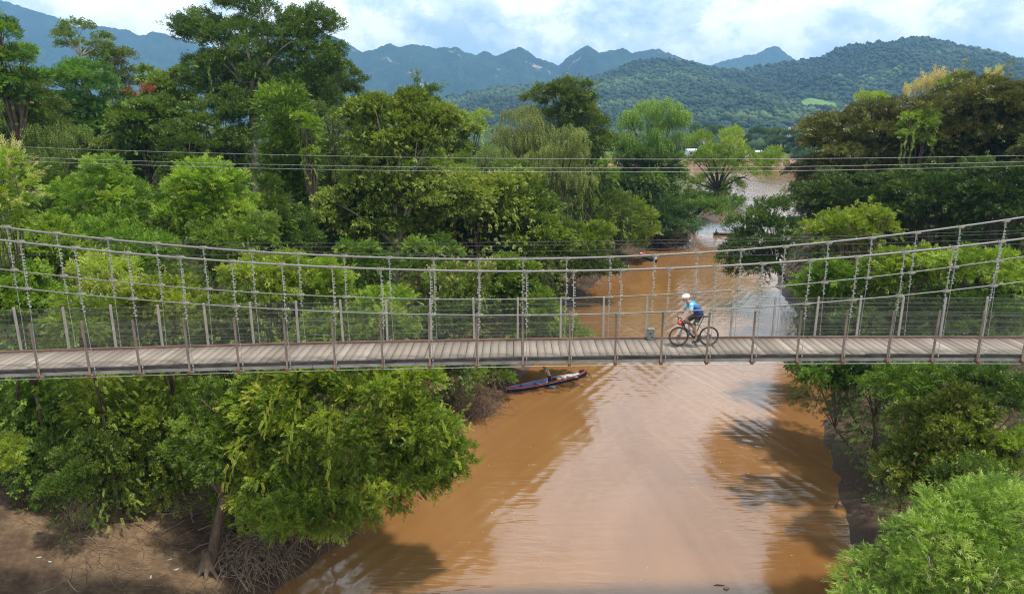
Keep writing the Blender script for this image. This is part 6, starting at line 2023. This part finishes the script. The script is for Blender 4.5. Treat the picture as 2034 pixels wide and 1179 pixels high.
M_PLAST = plain("clear_plastic", (.30, .34, .34), .25)
for k, (px, py, lb) in enumerate([(54, 992, "clear plastic bottle lying on the mud below the glossy shrub"), (77, 1108, "clear plastic bottle on the mud near the left edge"), (97, 1116, "second plastic bottle right of the one near the left edge"),
                                  (350, 1132, "greenish plastic bottle lying on the mud near the bottom edge"), (338, 1112, "small white plastic bottle lying on the bare mud"), (300, 1146, "curved white plastic scrap on the bare mud")]):
    p = PGT(px, py)
    a = random.Random(k).uniform(0, 3.1)
    d = Vector((math.cos(a), math.sin(a), 0))
    mb = MB(); mb.tube([-d * .12, d * .06, d * .09, d * .12], [.036, .036, .016, .014], 8)
    o = mb.obj("plastic_bottle", M_PLAST, None, True, p + Vector((0, 0, .035)))
    tag(o, lb, "bottle")

# flecks of foam and bits of wood drifting on the water: one mass
rr = random.Random(12); mb = MB()
for k in range(130):
    px, py = rr.uniform(880, 1600), rr.uniform(860, 1178)
    p = PG(px, py, .006)
    if ground(p.x, p.y) > -.2: continue
    s = rr.choice((.022, .03, .035, .06)) * rr.uniform(.6, 1.1)
    a = rr.uniform(0, 3.14)
    u_, v_ = Vector((math.cos(a), math.sin(a), 0)) * s, Vector((-math.sin(a), math.cos(a), 0)) * s * rr.uniform(.25, .8)
    mb.add([p + u_, p + v_ * .8 + u_ * .3, p - u_ * .8 + v_ * .4, p - u_ - v_ * .2, p - v_, p + Vector((0, 0, .012))], [(0, 1, 5), (1, 2, 5), (2, 3, 5), (3, 4, 5), (4, 0, 5)])
tag(mb.obj("floating_debris", mat_basic("foam_flecks", (.36, .29, .21), .8, 0, .5, 3)), "pale flecks and scraps drifting on the brown water", "debris", kind='stuff')
mb = MB(); p = PG(1442, 1168, .0)
mb.ell((0, 0, .03), (.11, .09, .05), None, 8, 6); mb.tube([(-.02, 0, .06), (0, 0, .11), (.03, .02, .12)], .012, 5); mb.ell((.10, .03, .02), (.05, .04, .03))
tag(mb.obj("floating_husk", mat_basic("husk_brown", (.26, .20, .13), .8), None, True, p), "round brown husk floating near the bottom of the frame", "debris")
mb = MB(); p = PG(1428, 1162, .0)
mb.tube([(-.22, 0, .01), (-.05, .03, .03), (.12, 0, .02), (.25, .04, .01)], [.012, .022, .02, .008], 6); mb.tube([(-.05, .03, .03), (-.08, .12, .03)], .008, 4)
tag(mb.obj("floating_stick", M_TWIGR, None, True, p), "red-brown stick floating beside the round husk", "debris")
for k, (a, b, lb) in enumerate([((1656, 1010), (1672, 980), "thin dark stake leaning out of the water at the right shore"), ((1670, 962), (1673, 950), "short dark stick poking from the right waterline"), ((1093, 748), (1092, 735), "thin stick standing in the shallows behind the red boat")]):
    p = PG(a[0], a[1], -.05); dep = p.y * math.cos(PITCH) - (p.z - CAMZ) * math.sin(PITCH)
    e = PD(b[0], b[1], dep)
    mb = MB(); mb.tube([Vector((0, 0, -.2)), (e - p) * .5 + Vector((.01, 0, 0)), e - p], [.022, .018, .010], 6)
    tag(mb.obj("stake", M_BARKD, None, True, p), lb, "stake")
# ------------------------------------------------------------------ air
m, t = mat_new("haze_air")
vol = t.n('ShaderNodeVolumePrincipled', ins={'Color': (0.27, 0.56, 1.0, 1.0), 'Density': 0.00019, 'Anisotropy': 0.1})
t.n('ShaderNodeOutputMaterial', ins={'Volume': vol.outputs[0]})
mb = MB()
mb.box((0, 3400, 320), (9400, 7100, 652))
tag(mb.obj("haze", m), kind='stuff')
